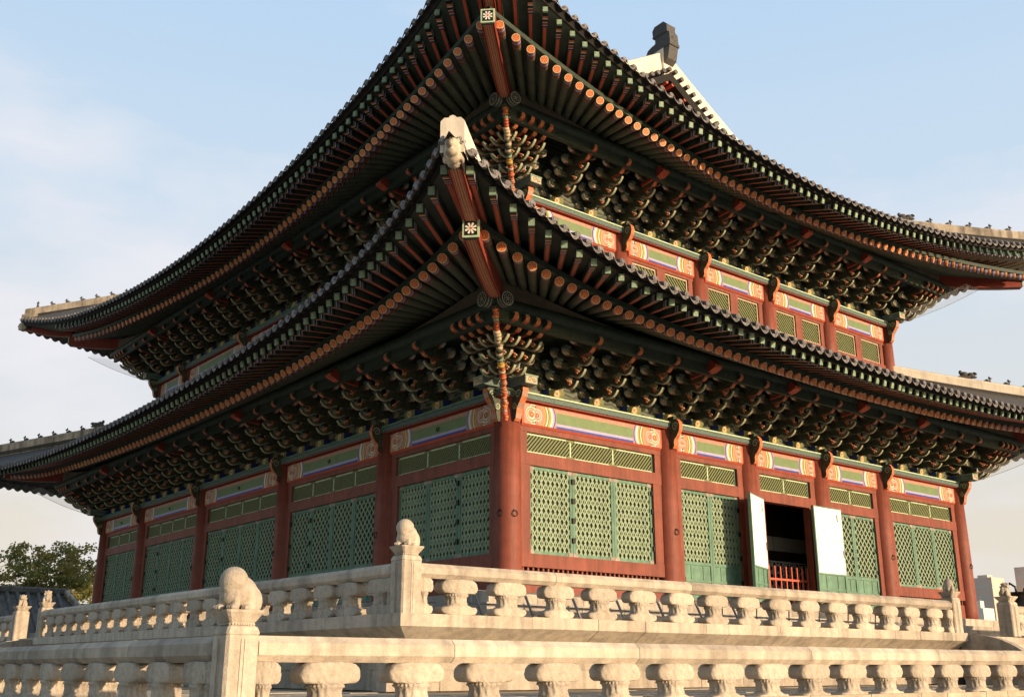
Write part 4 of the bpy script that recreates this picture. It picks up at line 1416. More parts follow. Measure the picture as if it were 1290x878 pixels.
# purlins with their tie beams, raised corner fillers
for up, o, z, ins in ((False, 1.75, 8.04, 0), (True, .40, 14.29, INS)):
    for s_ in 'RL':
        M, S = FR[s_]
        mb = MB()
        e = o + .42
        mb.ring([(-e, -o, z), (S + e, -o, z)], .17, 'dark_green', 14, False)
        for x_, sg in ((-e, -1), (S + e, 1)):
            q = MB()
            annulus(q, 0, 0, .17, .14, 0, 'line_white', 16); annulus(q, 0, 0, .14, .001, .001, 'black_paint', 16)
            for k in range(7):
                a = 2 * math.pi * k / 7
                annulus(q, .075 * math.cos(a), .075 * math.sin(a), .045, .028, -.003, 'line_white', 10)
            annulus(q, 0, 0, .03, .001, -.003, 'line_white', 8)
            mb.merge(q, T(x_ + sg * .001, -o, z) @ RZ(-math.pi / 2 if sg < 0 else math.pi / 2))
            for dd, m in ((.06, 'line_white'), (.10, 'teal'), (.15, 'line_white')):
                mb.ring([(x_ - sg * dd, -o, z), (x_ - sg * (dd + .02), -o, z)], .173, m, 14, False)
        link('purlin', mb.mesh('purlin', False), hall, M)
        mb = MB()
        mb.box((-e + .35, -o - .07, z - .42), (S + e - .35, -o + .07, z - .15), 'dark_green')
        mb.box((-o + .3, -o + .08, z - .12), (S + o - .3, -ins + INS * (1 if up else 0) + .02, z - .06), 'dark_green')
        link('purlin_beam', mb.mesh('purlin_beam', True), hall, M)
        # filler board rising to the corner
        for fl in (0, 1):
            mb = MB()
            kr = 'UR' if up else 'LR'
            A, B = [], []
            for k in range(9):
                d = -o + (4.2 * k / 8)
                rise = .52 * (1 - k / 8) ** 1.6
                u = d if not fl else S - d
                A.append((u, -o - .02, z + .05)); B.append((u, -o - .02, z + .17 + rise))
            mb.grid([A, B], 'brown_board', False)
            mb.grid([[(p[0], p[1] + .12, p[2]) for p in A], [(p[0], p[1] + .12, p[2]) for p in B]], 'brown_board', False)
            link('corner_filler', mb.mesh('corner_filler', False), hall, M)

# ---------------------------------------------------------------- hip rafters at the corners
def loft(mb, path, w_, h_, mats):
    """box section along path in the local plane (a, z): a outward along -y"""
    rows = []
    for (a, z, ww, hh) in path:
        rows.append([(-ww, -a, z - hh), (ww, -a, z - hh), (ww, -a, z + hh), (-ww, -a, z + hh)])
    for i in range(len(rows) - 1):
        mb.add(rows[i] + rows[i + 1], [(0, 1, 5, 4), (1, 2, 6, 5), (2, 3, 7, 6), (3, 0, 4, 7)], [mats[0], mats[1], mats[1], mats[1]])
    mb.add(rows[-1], [(0, 1, 2, 3)], mats[2]); mb.add(rows[0], [(0, 1, 2, 3)], mats[1])
    # painted stripes under the beam
    for x0, x1, m in ((-.90, -.78, 'black_paint'), (-.62, -.50, 'orange'), (-.40, -.30, 'cream'), (-.16, .16, 'orange'), (-.05, .05, 'cream'), (.30, .40, 'cream'), (.50, .62, 'orange'), (.78, .90, 'black_paint')):
        vs = []
        dy = .004 if abs(x0) != .05 else .007
        for (a, z, ww, hh) in path:
            vs.append((ww * x0, -a, z - hh - dy)); vs.append((ww * x1, -a, z - hh - dy))
        mb.add(vs, [(2 * i, 2 * i + 1, 2 * i + 3, 2 * i + 2) for i in range(len(path) - 1)], m)
d2 = math.sqrt(2)
def tosu_mesh():
    E = __import__('mathutils').Euler
    mb = MB()
    mb.ell((0, 0, 0), (.17, .20, .24), 'plaster_old', None, 16, 12)
    mb.ell((0, .15, -.05), (.175, .16, .20), 'plaster_old', None, 14, 10)
    mb.ell((0, -.16, .07), (.11, .10, .12), 'plaster_old', None, 12, 10)
    mb.ell((0, -.15, -.11), (.12, .10, .07), 'plaster_old', None, 12, 8)
    mb.ell((0, -.23, .02), (.05, .07, .06), 'plaster_old', None, 10, 8)
    for sx in (-1, 1):
        mb.ell((sx * .10, -.10, .13), (.045, .05, .05), 'plaster_old', None, 10, 8)
        mb.ell((sx * .14, .06, .14), (.04, .10, .05), 'plaster_old', E((.5, 0, 0)), 10, 8)
        mb.ell((sx * .15, .10, -.12), (.04, .10, .06), 'plaster_old', None, 10, 8)
    return remesh(mb, .014, 2)
TOSU = tosu_mesh()
def corner(M, up, cut=0.0, lift=0):
    """M maps local (-1,-1) corner at the lower column corner"""
    ro = cend('UR' if up else 'LR'); rz = CUR['UR' if up else 'LR'][3] + CUR['UR' if up else 'LR'][4]
    fo = cend('UF' if up else 'LF'); fz = CUR['UF' if up else 'LF'][3] + CUR['UF' if up else 'LF'][4]
    rz += lift * LIFT['UR' if up else 'LR']; fz += lift * LIFT['UF' if up else 'LF']
    po = .40 if up else 1.75
    pz = 14.29 if up else 8.04
    D = M @ RZ(-math.pi / 4)
    mb = MB()
    path = []
    a0 = (po - 1.2) * d2; a1 = (ro + .06 - cut) * d2
    for k in range(7):
        t = k / 6
        a = a0 + (a1 - a0) * t
        z = pz + .58 + (rz - .10 - pz - .58) * t - .16 * math.sin(math.pi * t)
        path.append((a, z, .15, .22))
    loft(mb, path, 0, 0, ('red_deep' if cut else 'red_bright', 'red_deep', 'black_paint'))
    o = link('hip_rafter', mb.mesh('hip_rafter', False), hall, D)
    # flower plate on its end
    q = MB()
    q.box((-.19, -.05, -.21), (.19, 0, .21), 'pale_green')
    q.box((-.145, -.056, -.165), (.145, -.049, .165), 'black_paint')
    for k in range(8):
        a = math.pi / 4 * k + .39
        vs = [(0, -.060, 0), (.05 * math.cos(a - .32), -.060, .05 * math.sin(a - .32)), (.13 * math.cos(a - .2), -.060, .13 * math.sin(a - .2)), (.14 * math.cos(a), -.060, .14 * math.sin(a)), (.13 * math.cos(a + .2), -.060, .13 * math.sin(a + .2)), (.05 * math.cos(a + .32), -.060, .05 * math.sin(a + .32))]
        q.add(vs, [(0, 1, 2, 3, 4, 5)], 'white_paint')
    annulus(q, 0, 0, .03, .001, -.064, 'red_bright', 8)
    link('end_plate', q.mesh('end_plate', False), o, T(0, -a1, path[-1][1]) @ Matrix.Diagonal((.86, 1, .86, 1)))
    # flying hip rafter above
    mb = MB(); path = []
    a0 = (ro - 1.0) * d2; a1 = (fo - .12) * d2
    for k in range(6):
        t = k / 5
        a = a0 + (a1 - a0) * t
        z = rz + .30 + (fz + .02 - rz - .30) * t - .10 * math.sin(math.pi * t)
        path.append((a, z, .135, .17))
    loft(mb, path, 0, 0, ('red_bright', 'red_deep', 'dark_wood'))
    mb.box((-.145, -a1 - .02, path[-1][1] - .185), (.145, -a1 + .36, path[-1][1] + .18), 'dark_wood')
    o = link('flying_hip_rafter', mb.mesh('flying_hip_rafter', False), hall, D)
    link('dragon_head_cap', TOSU, o, T(0, -a1 - .14, path[-1][1] + .02))
CM3 = [Matrix.Identity(4), T(W, 0, 0) @ RZ(math.pi / 2), T(0, LN, 0) @ RZ(-math.pi / 2)]
for _i, M in enumerate(CM3):
    for up in (False, True):
        corner(M, up, (0, .6, 1.0)[_i], _i == 2)

# ---------------------------------------------------------------- tiled roofs
XC = 11.1
GY = 4.4                 # gable plane
RIDGE = 21.75
def zroof(kind, o, e, ztop_o, z_e, z_top, sag):
    s_ = (e - o) / (e - ztop_o)
    return z_e + (z_top - z_e) * ((1 - sag) * s_ + sag * s_ * s_)
def roof_side(side, up, back=False):
    M, S = FR[side]
    kt = 'UT' if up else 'LT'
    ct = cend(kt)
    if not up:
        otop = -INS + .02; ztop = 10.75; sag = .22
    else:
        if side in 'LE': otop = -(XC if side == 'L' else W - XC); ztop = RIDGE; sag = .42
        else: otop = -GY; ztop = 17.75; sag = .28
    def zat(u, o):
        e, ze = cv(kt, u, S)
        return zroof(side, o, e, otop, ze, ztop, sag)
    mb = MB()
    # surface
    NU, NS = 80, 8
    rows = []
    for j in range(NS + 1):
        t = j / NS
        row = []
        for i in range(NU + 1):
            u0 = -ct + (S + 2 * ct) * i / NU
            e, ze = cv(kt, u0, S)
            lim = otop
            o = e + (otop - e) * t
            if up and side in 'LE':
                ub = min(GY, -(ct + (otop - ct) * t))
            else:
                ub = -ct + (-otop + ct) * t
            f = i / NU
            u = ub + (S - 2 * ub) * f
            if up and side in 'LE' and t > 0:
                u = u if 0 < i < NU else u
            zz = ze + (ztop - ze) * ((1 - sag) * t + sag * t * t)
            if up and side == 'L':
                pass
            row.append((u, -o, zz))
        rows.append(row)
    mb.grid(rows, 'tile')
    # tile rows
    sp = .372
    n = int((S + 2 * ct) / sp)
    sp = (S + 2 * ct) / n
    r_ = .088
    for i in range(1, n):
        u = -ct + sp * i
        e, ze = cv(kt, u, S)
        # reaches the top unless the hip cuts it
        du = min(u, S - u)
        oend = otop
        if du < -otop: oend = max(otop, -du)
        if up and side in 'LE' and du >= GY: oend = otop
        if e - oend < .25: oend = e - .25
        path = []
        K = 6
        for k in range(K + 1):
            o = e + .02 + (oend - e - .02) * k / K
            path.append((u, -o, zat(u, o) + .035))
        vs = []; fs = []
        prof = [(-r_, -.01), (-r_ * .72, r_ * .72), (0, r_), (r_ * .72, r_ * .72), (r_, -.01)]
        for p in path:
            for a, b in prof: vs.append((p[0] + a, p[1], p[2] + b))
        for k in range(K):
            for j in range(4):
                fs.append((k * 5 + j, k * 5 + j + 1, (k + 1) * 5 + j + 1, (k + 1) * 5 + j))
        mb.add(vs, fs, 'tile', True)
        # end disc
        q = MB(); q.ring([(0, .05, 0), (0, -.012, 0)], .086, 'tile_end', 12, True, False)
        q.ring([(0, -.012, 0), (0, -.022, 0)], .060, 'tile_end', 8, True, False)
        tl = Matrix.Rotation(R(-8), 4, 'X')
        mb.merge(q, T(path[0][0], path[0][1], path[0][2] + .015) @ tl)
        # hanging pan-tile tongue
        if i < n - 1:
            u2 = u + sp / 2
            e2, z2 = cv(kt, u2, S)
            pts = []
            wv = sp * .5
            for k in range(9):
                a = -1 + 2 * k / 8
                pts.append((a * wv, -.06 * (1 - a * a) + .03))
            low = [(-a * wv, .02 - .155 * (1 - abs(a) ** 2.0)) for a in [-1 + 2 * k / 8 for k in range(9)]]
            e1, z1a = cv(kt, u, S); e3, z3 = cv(kt, u + sp, S)
            slope = (z3 - z1a) / sp; sk = (e3 - e1) / sp
            vs = [(u2 + p[0], -e2 - .03 - sk * p[0], z2 + .0 + p[1] + slope * p[0]) for p in pts] + [(u2 + p[0], -e2 - .075 - sk * p[0], z2 + .0 + p[1] + slope * p[0]) for p in low]
            mb.add(vs, [tuple(range(18))], 'tile_end')
            # pan behind
            vs = []
            for dy, dz in ((-.015, 0), (.45, .17)):
                for p in pts: vs.append((u2 + p[0], -e2 + dy - sk * p[0], z2 - .012 + p[1] + dz + slope * p[0]))
            mb.add(vs, [(k, k + 1, 9 + k + 1, 9 + k) for k in range(8)], 'tile', True)
    o = link('roof_tiles', mb.mesh('roof_tiles', False), hall, M)
    return rows
for up in (False, True):
    for s_ in 'RL':
        roof_side(s_, up)
# far slopes
FR['B'] = (T(W, LN, 0) @ RZ(math.pi), W)
FR['E'] = (T(W, 0, 0) @ RZ(math.pi / 2), LN + 1e-9)
for up in (False, True):
    for s_ in 'BE':
        roof_side(s_, up)

# ---------------------------------------------------------------- hip ridges with figures
def figure_mb(k):
    E = __import__('mathutils').Euler
    mb = MB()
    m = 'tile'
    if k == 0:      # rider at the front: tall hat
        mb.ell((0, 0, .14), (.08, .08, .15), m, None, 10, 8); mb.ell((0, -.02, .32), (.055, .055, .065), m, None, 8, 6)
        mb.lathe([(.09, .36), (.05, .40), (.03, .48)], m, 8)
    else:
        mb.ell((0, .05, .12), (.06, .11, .12), m, E((-.5, 0, 0)), 10, 8)
        mb.ell((0, -.07, .27), (.05, .07, .055), m, E((.3, 0, 0)), 8, 6)
        mb.ell((0, -.13, .25), (.028, .05, .03), m, None, 8, 6)
        mb.ring([(0, -.08, .24), (0, -.09, .0)], [.028, .025], m, 6)
        mb.ring([(0, .12, .08), (0, .19, .2)], [.03, .012], m, 6)
        for sx in (-1, 1): mb.ell((sx * .03, -.05, .33), (.014, .02, .035), m, None, 6, 5)
    return mb
FIG = [figure_mb(0).mesh('ridge_figure'), figure_mb(1).mesh('ridge_figure')]
def yongdu_mb():
    E = __import__('mathutils').Euler
    mb = MB(); m = 'tile'
    mb.box((-.14, -.25, 0), (.14, .35, .26), m)
    mb.ell((0, -.30, .28), (.14, .22, .16), m, E((.3, 0, 0)), 12, 8)
    mb.ell((0, -.5, .38), (.11, .12, .07), m, E((.5, 0, 0)), 10, 8)
    mb.ell((0, -.46, .18), (.10, .14, .06), m, None, 10, 8)
    mb.ell((0, .05, .36), (.12, .22, .14), m, None, 10, 8)
    mb.ell((0, .22, .46), (.06, .10, .13), m, None, 8, 6)
    return mb
YD = yongdu_mb().mesh('ridge_dragon')
def hip_ridge(M, S, up, old, near=False, lift=0):
    kt = 'UT' if up else 'LT'
    c = cend(kt); zc = CUR[kt][3] + CUR[kt][4]
    zc += lift * LIFT[kt]
    D = M @ RZ(-math.pi / 4)
    if not up: a1, z1 = (c - .25) * d2, 10.75; aend = -INS * d2; sag = .22
    else: a1, z1 = (c - .25) * d2, 17.9; aend = -GY * d2; sag = .28
    if lift: sag = .04 if not up else .2
    N = 16
    rows = []
    hw = .21 if near else .17
    pts = []
    for k in range(N + 1):
        t = k / N
        a = a1 + (aend - a1) * t
        zz = zc + (z1 - zc) * ((1 - sag) * t + sag * t * t)
        if t < .12: pass
        pts.append((a, zz))
        hh = .38 if near else .38
        rows.append([(-hw, -a, zz - (.22 if near else .45)), (-hw, -a, zz + hh), (-hw * .7, -a, zz + hh + .07), (hw * .7, -a, zz + hh + .07), (hw, -a, zz + hh), (hw, -a, zz - (.22 if near else .45))])
    mb = MB()
    mb.grid(rows, 'plaster_old' if old else 'plaster', False)
    mb.add(rows[0], [tuple(range(6))], 'plaster_old' if old else 'plaster')
    # dark coping and the stacked tile courses at the foot
    mb.ring([(0, -a, zz + .42) for a, zz in pts], .075, 'plaster' if near else 'tile', 8)
    for j, (dw, dz) in enumerate(() if near else ((.05, -.06), (.03, .0), (.05, .06))):
        q0 = [[(-hw - dw, -a, zz + dz - .02), (-hw - dw, -a, zz + dz + .02), (hw + dw, -a, zz + dz + .02), (hw + dw, -a, zz + dz - .02)] for a, zz in pts[1:]]
        mb.grid([r_ + [r_[0]] for r_ in q0], 'tile', False)
    # end cover tiles
    for sx in (() if near else (-1, 1)):
        q = MB(); q.ring([(0, .25, 0), (0, -.04, 0)], .082, 'tile_end', 12, True, False)
        mb.merge(q, T(sx * .21, -a1 - .05, zc + .06) @ RZ(sx * .5))
    o = link('hip_ridge', mb.mesh('hip_ridge', False), hall, D)
    n = 7
    for k in range(n):
        t = .045 + .064 * k if up else .66 - .062 * (n - 1 - k)
        a = a1 + (aend - a1) * t
        zz = zc + (z1 - zc) * ((1 - sag) * t + sag * t * t) + (.53 if near else .41)
        link('ridge_figure', FIG[0 if k == 0 else 1], o, T(0, -a, zz) @ RZ(random.uniform(-.15, .15)) @ Matrix.Scale(.8, 4))
    t = .045 + .064 * n + .02 if up else .735
    a = a1 + (aend - a1) * t
    link('ridge_dragon', YD, o, T(0, -a, zc + (z1 - zc) * ((1 - sag) * t + sag * t * t) + (.50 if near else .38)) @ Matrix.Scale(.72, 4))
for i, M in enumerate(CM3):
    for up in (False, True):
        hip_ridge(M, 0, up, i != 0 and (up or i == 2), i == 0, i == 2)

# ---------------------------------------------------------------- gable, main ridge and its ornament
gb = MB()
gb.add([(XC - 7.2, GY + .5, 17.3), (XC + 7.2, GY + .5, 17.3), (XC, GY + .5, RIDGE + .2)], [(0, 1, 2)], 'red_deep')
for i in range(24):
    x0 = XC - 6.6 + i * .55
    zt = RIDGE - abs(x0 - XC) * .56
    if zt > 17.4: gb.box((x0, GY + .46, 17.3), (x0 + .05, GY + .495, zt), 'red_bright')
link('gable_board', gb.mesh('gable_board', False), hall)
def slope(t):        # profile of the gable verge: t 0 at ridge, 1 at foot
    return 6.6 * t, RIDGE + .1 - 3.75 * t - .3 * t * (1 - t)
for sg in (-1, 1):
    mb = MB()
    rows = []
    for k in range(15):
        dx, z = slope(k / 14)
        x = XC + sg * dx
        y0, y1 = GY - .35, GY + .05
        rows.append([(x, y0, z + .12), (x, y0, z + .98), (x, (y0 + y1) / 2, z + 1.06), (x, y1, z + .98), (x, y1, z + .12)])
    mb.grid(rows, 'plaster', False); mb.add(rows[-1], [tuple(range(5))], 'plaster')
    link('descending_ridge', mb.mesh('descending_ridge', False), hall)
    mb = MB()
    rows = []
    for k in range(15):
        dx, z = slope(k / 14)
        x = XC + sg * dx
        rows.append([(x, GY + .5, z - .42), (x, GY - .5, z - .36), (x, GY - .55, z - .05), (x, GY + .3, z + .14)])
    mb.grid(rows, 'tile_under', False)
    for k in range(20):
        dx, z = slope((k + .5) / 20)
        q = MB(); q.ring([(0, .7, .0), (0, -.02, 0)], .095, 'tile_end', 10, True)
        mb.merge(q, T(XC + sg * dx, GY - .66, z + .10))
        if k % 2 == 0:
            q = MB(); q.box((-.06, -.02, -.09), (.06, 1.0, .02), 'red_bright'); mb.merge(q, T(XC + sg * dx, GY - .46, z - .34))
    link('verge', mb.mesh('verge', False), hall)
mb = MB()
rows = []
for k in range(21):
    t = k / 20
    y = GY - .45 + (LN - 2 * GY + .9) * t
    sagz = .35 * (1 - (1 - abs(2 * t - 1) ** 2.2)) 
    z = RIDGE + .3 + sagz
    rows.append([(XC - .26, y, RIDGE - .1), (XC - .26, y, z + .45), (XC - .16, y, z + .56), (XC + .16, y, z + .56), (XC + .26, y, z + .45), (XC + .26, y, RIDGE - .1)])
mb.grid(rows, 'plaster', False); mb.add(rows[0], [tuple(range(6))], 'plaster'); mb.add(rows[-1], [tuple(range(6))], 'plaster')
mr_ = link('main_ridge', mb.mesh('main_ridge', False), hall)
q = MB()
pts = [(.75, 0), (.62, .22), (.42, .30), (.22, .34), (.20, .60), (.32, .72), (.34, .95), (.22, 1.10), (-.25, 1.12), (-.42, .95), (-.40, .62), (-.52, .55), (-.55, .12), (-.40, -.55), (-.2, -.7), (-.1, 0)]
q.prism(pts, lambda a, b, t: (t, a, b), -.24, .24, 'tile', 'tile')
q.ell((0, -.46, .30), (.20, .12, .18), 'tile', None, 10, 8)
q.box((-.27, -.56, -.02), (.27, .40, .10), 'tile'); q.box((-.265, -.44, .60), (.265, .32, .68), 'tile')
link('ridge_end_ornament', q.mesh('ridge_end_ornament', True), mr_, T(XC, GY - .25, RIDGE + 1.12))

# ---------------------------------------------------------------- bird nets at the two far corners
def net(M):
    for up in (False, True):
        ins = INS if up else 0
        ro = cend('UR' if up else 'LR'); rz = CUR['UR' if up else 'LR'][3] + CUR['UR' if up else 'LR'][4]
        zc_ = (6.4 + UDZ) if up else 6.4
        mb = MB()
        a0, a1 = -ro * (.46 if up else .6), ins - .55
        for fr in (0, 1):
            r0, r1 = [], []
            for k in range(9):
                t = k / 8
                d = a0 + (a1 - a0) * t
                z = rz - .30 + (zc_ + .25 - rz + .30) * t - .10 * math.sin(math.pi * t)
                r0.append((d, d, z))
                q = (d + .9, a0 * .95 + (a1 - a0 * .95) * t, z + .05)
                r1.append((q[1], q[0], q[2]) if fr else q)
            mb.grid([r0, r1], 'net')
        mb.ring([(a0 + (a1 - a0) * k / 8, a0 + (a1 - a0) * k / 8, rz - .30 + (zc_ + .25 - rz + .30) * k / 8 - .10 * math.sin(math.pi * k / 8)) for k in range(9)], .008, 'steel', 4)
        link('bird_net', mb.mesh('bird_net', False), hall, M)
for M in CM3[1:]:
    net(M)

# ---------------------------------------------------------------- metal barrier on the upper terrace
bar = thing('metal_barrier', 'low grey metal barrier of slanted posts and rods between balustrade and podium', 'barrier', (-3.9, -3.75, .83))
def tube(p, q, r_, nm_='rod'):
    mb = MB(); mb.ring([p, q], r_, 'steel', 8); link(nm_, mb.mesh(nm_), bar)
for i in range(13):
    x_ = i * 1.22
    tube((x_, .0, .72), (x_ + .18, -.22, .0), .026, 'post')
    tube((x_ - .2, .02, .62), (x_ - .08, .18, .0), .016, 'stay')
for zz, yy in ((.58, -.045), (.34, -.115)):
    tube((-.3, yy, zz), (16.0, yy, zz), .014)
bar2 = thing('metal_barrier', 'low grey metal barrier of slanted posts in the shade of the long facade', 'barrier', (-4.6, -3.75, .83))
bar = bar2
for i in range(10):
    y_ = .3 + i * 1.6
    tube((.0, y_, .72), (-.22, y_ + .1, .0), .026, 'post')
for zz in (.58, .34):
    tube((-.06, .0, zz), (-.06, 15, zz), .014)

# ---------------------------------------------------------------- bronze cauldron at the right edge
cz = thing('bronze_cauldron', 'dark bronze incense cauldron at the right edge behind the carved post', 'cauldron', (16.2, -4.3, .80))
mb = MB(); mb.lathe([(.05, .55), (.30, .58), (.46, .72), (.52, .92), (.50, 1.12), (.43, 1.27), (.41, 1.33), (.47, 1.37), (.49, 1.42), (.45, 1.42), (.40, 1.34), (.1, 1.2)], 'bronze', 24)
link('bowl', mb.mesh('bowl'), cz)
for k in range(3):
    a = 2 * math.pi * k / 3 + .5
    mb = MB(); mb.ring([(.30 * math.cos(a), .30 * math.sin(a), .66), (.42 * math.cos(a), .42 * math.sin(a), .4), (.36 * math.cos(a), .36 * math.sin(a), .15), (.44 * math.cos(a), .44 * math.sin(a), 0)], [.10, .07, .055, .08], 'bronze', 8)
    link('leg', mb.mesh('leg'), cz)
for sg in (-1, 1):
    mb = MB(); mb.ring([(sg * .48, -.12, 1.3), (sg * .56, -.14, 1.55), (sg * .58, 0, 1.66), (sg * .56, .14, 1.55), (sg * .48, .12, 1.3)], .035, 'bronze', 8)
    link('handle', mb.mesh('handle'), cz)

# ---------------------------------------------------------------- distance: corridor roof, tree, city blocks
fwd = Vector((math.cos(R(50.862)), math.sin(R(50.862)), 0)); rgt = Vector((fwd.y, -fwd.x, 0))
th = R(17.115)
def at(px, py, dist):
    """world point seen at photo pixel (px, py) at horizontal forward distance dist"""
    a = (px - 645) / 1315.9; b = (py - 438.5) / 1315.9
    f_ = math.cos(th) + b * math.sin(th); up = math.sin(th) - b * math.cos(th)
    return CAM + (fwd + rgt * (a / f_) + Vector((0, 0, up / f_))) * dist
def far_hall(label, pe, dist, width, depth, zr, ze):
    p = at(*pe, dist)
    t = thing('corridor_building', label, 'building', (p.x, p.y, -1.75))
    mb = MB()
    h = zr + 1.75; e = ze + 1.75
    n = int(width / .55)
    mb.add([(-width, -depth, e), (.9, -depth, e), (-.4, 0, h), (-width, 0, h)], [(0, 1, 2, 3)], 'roof_tile_far')
    mb.add([(-width, depth, e), (.9, depth, e), (-.4, 0, h), (-width, 0, h)], [(0, 1, 2, 3)], 'roof_tile_far')
    for i in range(n):
        x_ = -width + .55 * i
        if x_ > .8: break
        top = 0 if x_ < -.4 else -depth * (x_ + .4) / 1.3
        zt = h if x_ < -.4 else h + (e - h) * (x_ + .4) / 1.3
        mb.ring([(x_, -depth - .05, e + .06), (x_, (-depth + top) / 2, (e + zt) / 2 - .04), (x_, top, zt + .06)], .13, 'roof_tile_far', 6)
        q = MB(); q.ring([(0, .03, 0), (0, -.04, 0)], .12, 'tile_end', 8); mb.merge(q, T(x_, -depth - .08, e + .06))
    link('roof', mb.mesh('roof', False), t)
    mb = MB(); mb.box((-width, -.22, h - .05), (-.2, .22, h + .32), 'roof_tile_far', .08)
    link('ridge', mb.mesh('ridge'), t)
    mb = MB(); mb.ring([(-.3, 0, h + .2), (.3, -depth * .5, (h + e) / 2 + .2), (1.1, -depth, e + .35)], .16, 'plaster_old', 8)
    link('hip_ridge', mb.mesh('hip_ridge'), t)
    mb = MB(); mb.box((-width, -depth + 1.2, 0), (-.6, depth - 1.2, e + .15), 'dark_wood')
    link('wall', mb.mesh('wall'), t)
    for i in range(int(width / 3)):
        mb = MB(); mb.lathe([(.2, 0), (.18, e)], 'red_deep', 10, (-1 - 3 * i, -depth + .9)); link('column', mb.mesh('column'), t)
p_ = at(85, 746, 62)
far_hall('low corridor building with grey tiled roof at the left edge, in front of the tree', (88, 746), 62, 26, 3.4, at(60, 748, 62).z, at(60, 800, 58).z)
# low wall top to its right
cw = thing('tiled_wall', 'low plastered wall with tiled coping between corridor roof and hall', 'wall', tuple(at(112, 760, 66).xy) + (-1.75,))
mb = MB(); mb.box((-6, -.25, 0), (20, .25, at(110, 760, 66).z + 1.75 - .5), 'plaster'); link('wall_face', mb.mesh('wall_face'), cw)
mb = MB(); mb.prism([(-.6, 0), (.6, 0), (0, .5)], lambda a, b, t: (t, a, b), -6, 20, 'roof_tile_far', 'roof_tile_far')
link('coping', mb.mesh('coping'), cw, T(0, 0, at(110, 760, 66).z + 1.25))

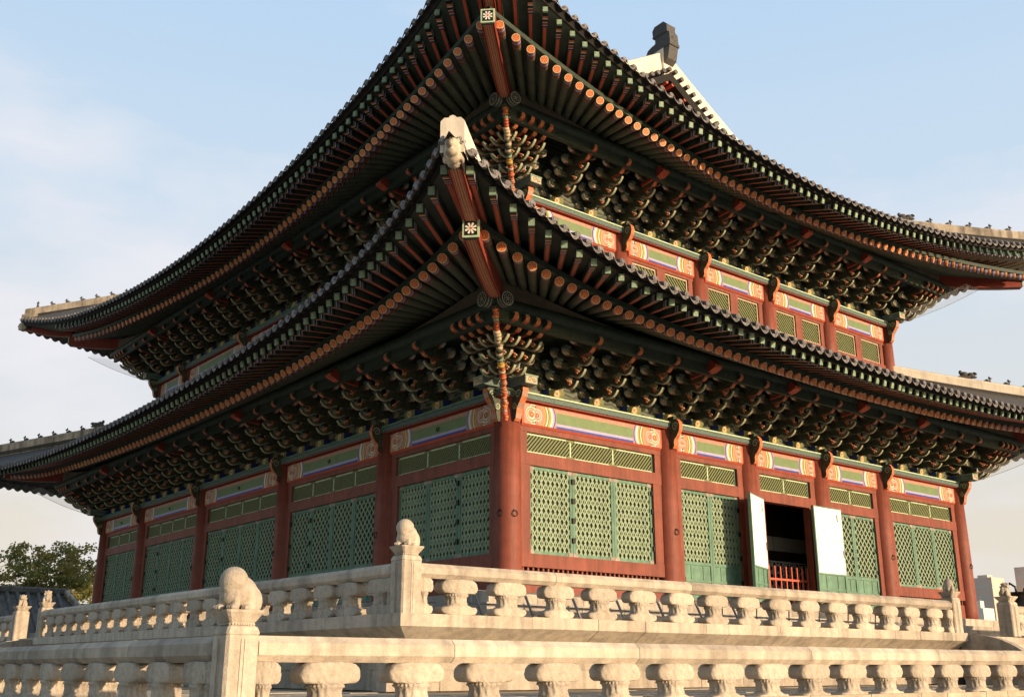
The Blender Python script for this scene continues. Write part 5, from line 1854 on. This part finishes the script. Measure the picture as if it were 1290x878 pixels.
def tree(label, px, pyb, pyt, dist, wpx, seed):
    rnd = random.Random(seed)
    base = at(px, 800, dist)
    zt = at(px, pyt, dist).z; zb = at(px, pyb, dist).z
    rad = wpx / 1315.9 * dist / 2
    t = thing('broadleaf_tree', label, 'tree', (base.x, base.y, -1.75))
    mb = MB()
    H = zt + 1.75; hb = zb + 1.75
    mb.ring([(0, 0, 0), (.1, 0, hb * .6), (.0, .1, hb + .5), (.1, 0, hb + (H - hb) * .45)], [.38, .30, .24, .12], 'bark', 10)
    tips = []
    for i in range(15):
        a = rnd.uniform(0, 2 * math.pi); s_ = rnd.uniform(0, .45)
        p0 = Vector((.05, .05, hb * .7 + (H - hb) * s_))
        el = rnd.uniform(.15, .9)
        ln = rad * rnd.uniform(.6, 1.0)
        p1 = p0 + Vector((math.cos(a) * math.cos(el), math.sin(a) * math.cos(el), math.sin(el))) * ln * .55
        p2 = p1 + Vector((math.cos(a + rnd.uniform(-.5, .5)) * .9, math.sin(a + rnd.uniform(-.5, .5)) * .9, rnd.uniform(.1, .7))) * ln * .5
        mb.ring([p0, p1, p2], [.11, .07, .025], 'bark', 6)
        tips += [p1, p2]
    link('trunk', mb.mesh('trunk', False), t)
    mb = MB()
    cen = []
    cc = Vector((0, 0, (hb + H) / 2)); hv = (H - hb) / 2
    while len(cen) < 150:
        d = Vector((rnd.uniform(-1, 1), rnd.uniform(-1, 1), rnd.uniform(-1, 1)))
        l = d.length
        if l > 1 or l < .35: continue
        if d.z < -.75: continue
        k = 1 + .16 * math.sin(3.1 * math.atan2(d.y, d.x) + seed) + rnd.uniform(-.12, .12)
        cen.append(cc + Vector((d.x * rad * k, d.y * rad * k, d.z * hv * k)))
    for c in cen:
        m = rnd.choice(['leaf_a', 'leaf_a', 'leaf_b', 'leaf_c'])
        R0 = rnd.uniform(.45, .95)
        for _ in range(70):
            g_ = Vector((rnd.gauss(0, .5), rnd.gauss(0, .5), rnd.gauss(0, .24))) * R0
            p = c + g_
            s_ = rnd.uniform(.09, .19)
            n = Vector((rnd.gauss(0, 1), rnd.gauss(0, 1), rnd.gauss(.6, 1))).normalized()
            x = n.orthogonal().normalized(); y = n.cross(x)
            a = rnd.uniform(0, 6.28)
            x, y = x * math.cos(a) + y * math.sin(a), y * math.cos(a) - x * math.sin(a)
            mb.add([p - x * s_, p - y * s_ * .55, p + x * s_, p + y * s_ * .55], [(0, 1, 2, 3)], m)
    link('crown', mb.mesh('crown', False), t)
tree('yellowing broadleaf tree at the left edge beyond the grey corridor roof', 66, 772, 684, 82, 128, 4)

def block(label, px, py, dist, w_, d_, rz, m1, rows, cols, mats_win='window_glass'):
    p = at(px, py, dist)
    t = thing('office_block', label, 'building', (p.x, p.y, -1.75), rz, 'city buildings beyond the palace')
    H = p.z + 1.75
    mb = MB(); mb.box((-w_ / 2, -d_ / 2, 0), (w_ / 2, d_ / 2, H), m1); mb.box((-w_ / 2 + 3, -d_ / 2 + 3, H), (w_ / 2 - 3, d_ / 2 - 3, H + 1.2), m1)
    link('wall', mb.mesh('wall'), t)
    for i in range(rows):
        z = H - 4 - i * 3.8
        if z < 2: break
        q = MB(); q.box((-w_ / 2 + 1, -d_ / 2 - .05, z), (w_ / 2 - 1, -d_ / 2 + .1, z + .9), 'concrete')
        q.box((-w_ / 2 - .05, -d_ / 2 + 1, z), (-w_ / 2 + .1, d_ / 2 - 1, z + .9), 'concrete')
        link('window', q.mesh('window'), t)
block('pinkish city office block far behind the right end of the hall', 1241, 728, 420, 10, 10, 0, 'concrete_pink', 9, 1)
block('pale tower block cut by the right edge of the photo, beyond the cauldron', 1296, 714, 420, 8, 8, 0, 'concrete_pink', 9, 1)
wb = thing('white_building', 'small white rooftop with an antenna in front of the pinkish office block', 'building', tuple(at(1232, 765, 300).xy) + (-1.75,))
H = at(1232, 766, 300).z + 1.75
mb = MB(); mb.box((-3, -3, 0), (3, 3, H), 'white_paint'); mb.box((-2.2, -2, H), (-.2, 2, H + 2), 'white_paint'); link('wall', mb.mesh('wall'), wb)
mb = MB(); mb.ring([(1.6, 0, H), (1.6, 0, H + 3.4)], .12, 'steel', 6); link('antenna', mb.mesh('antenna'), wb)
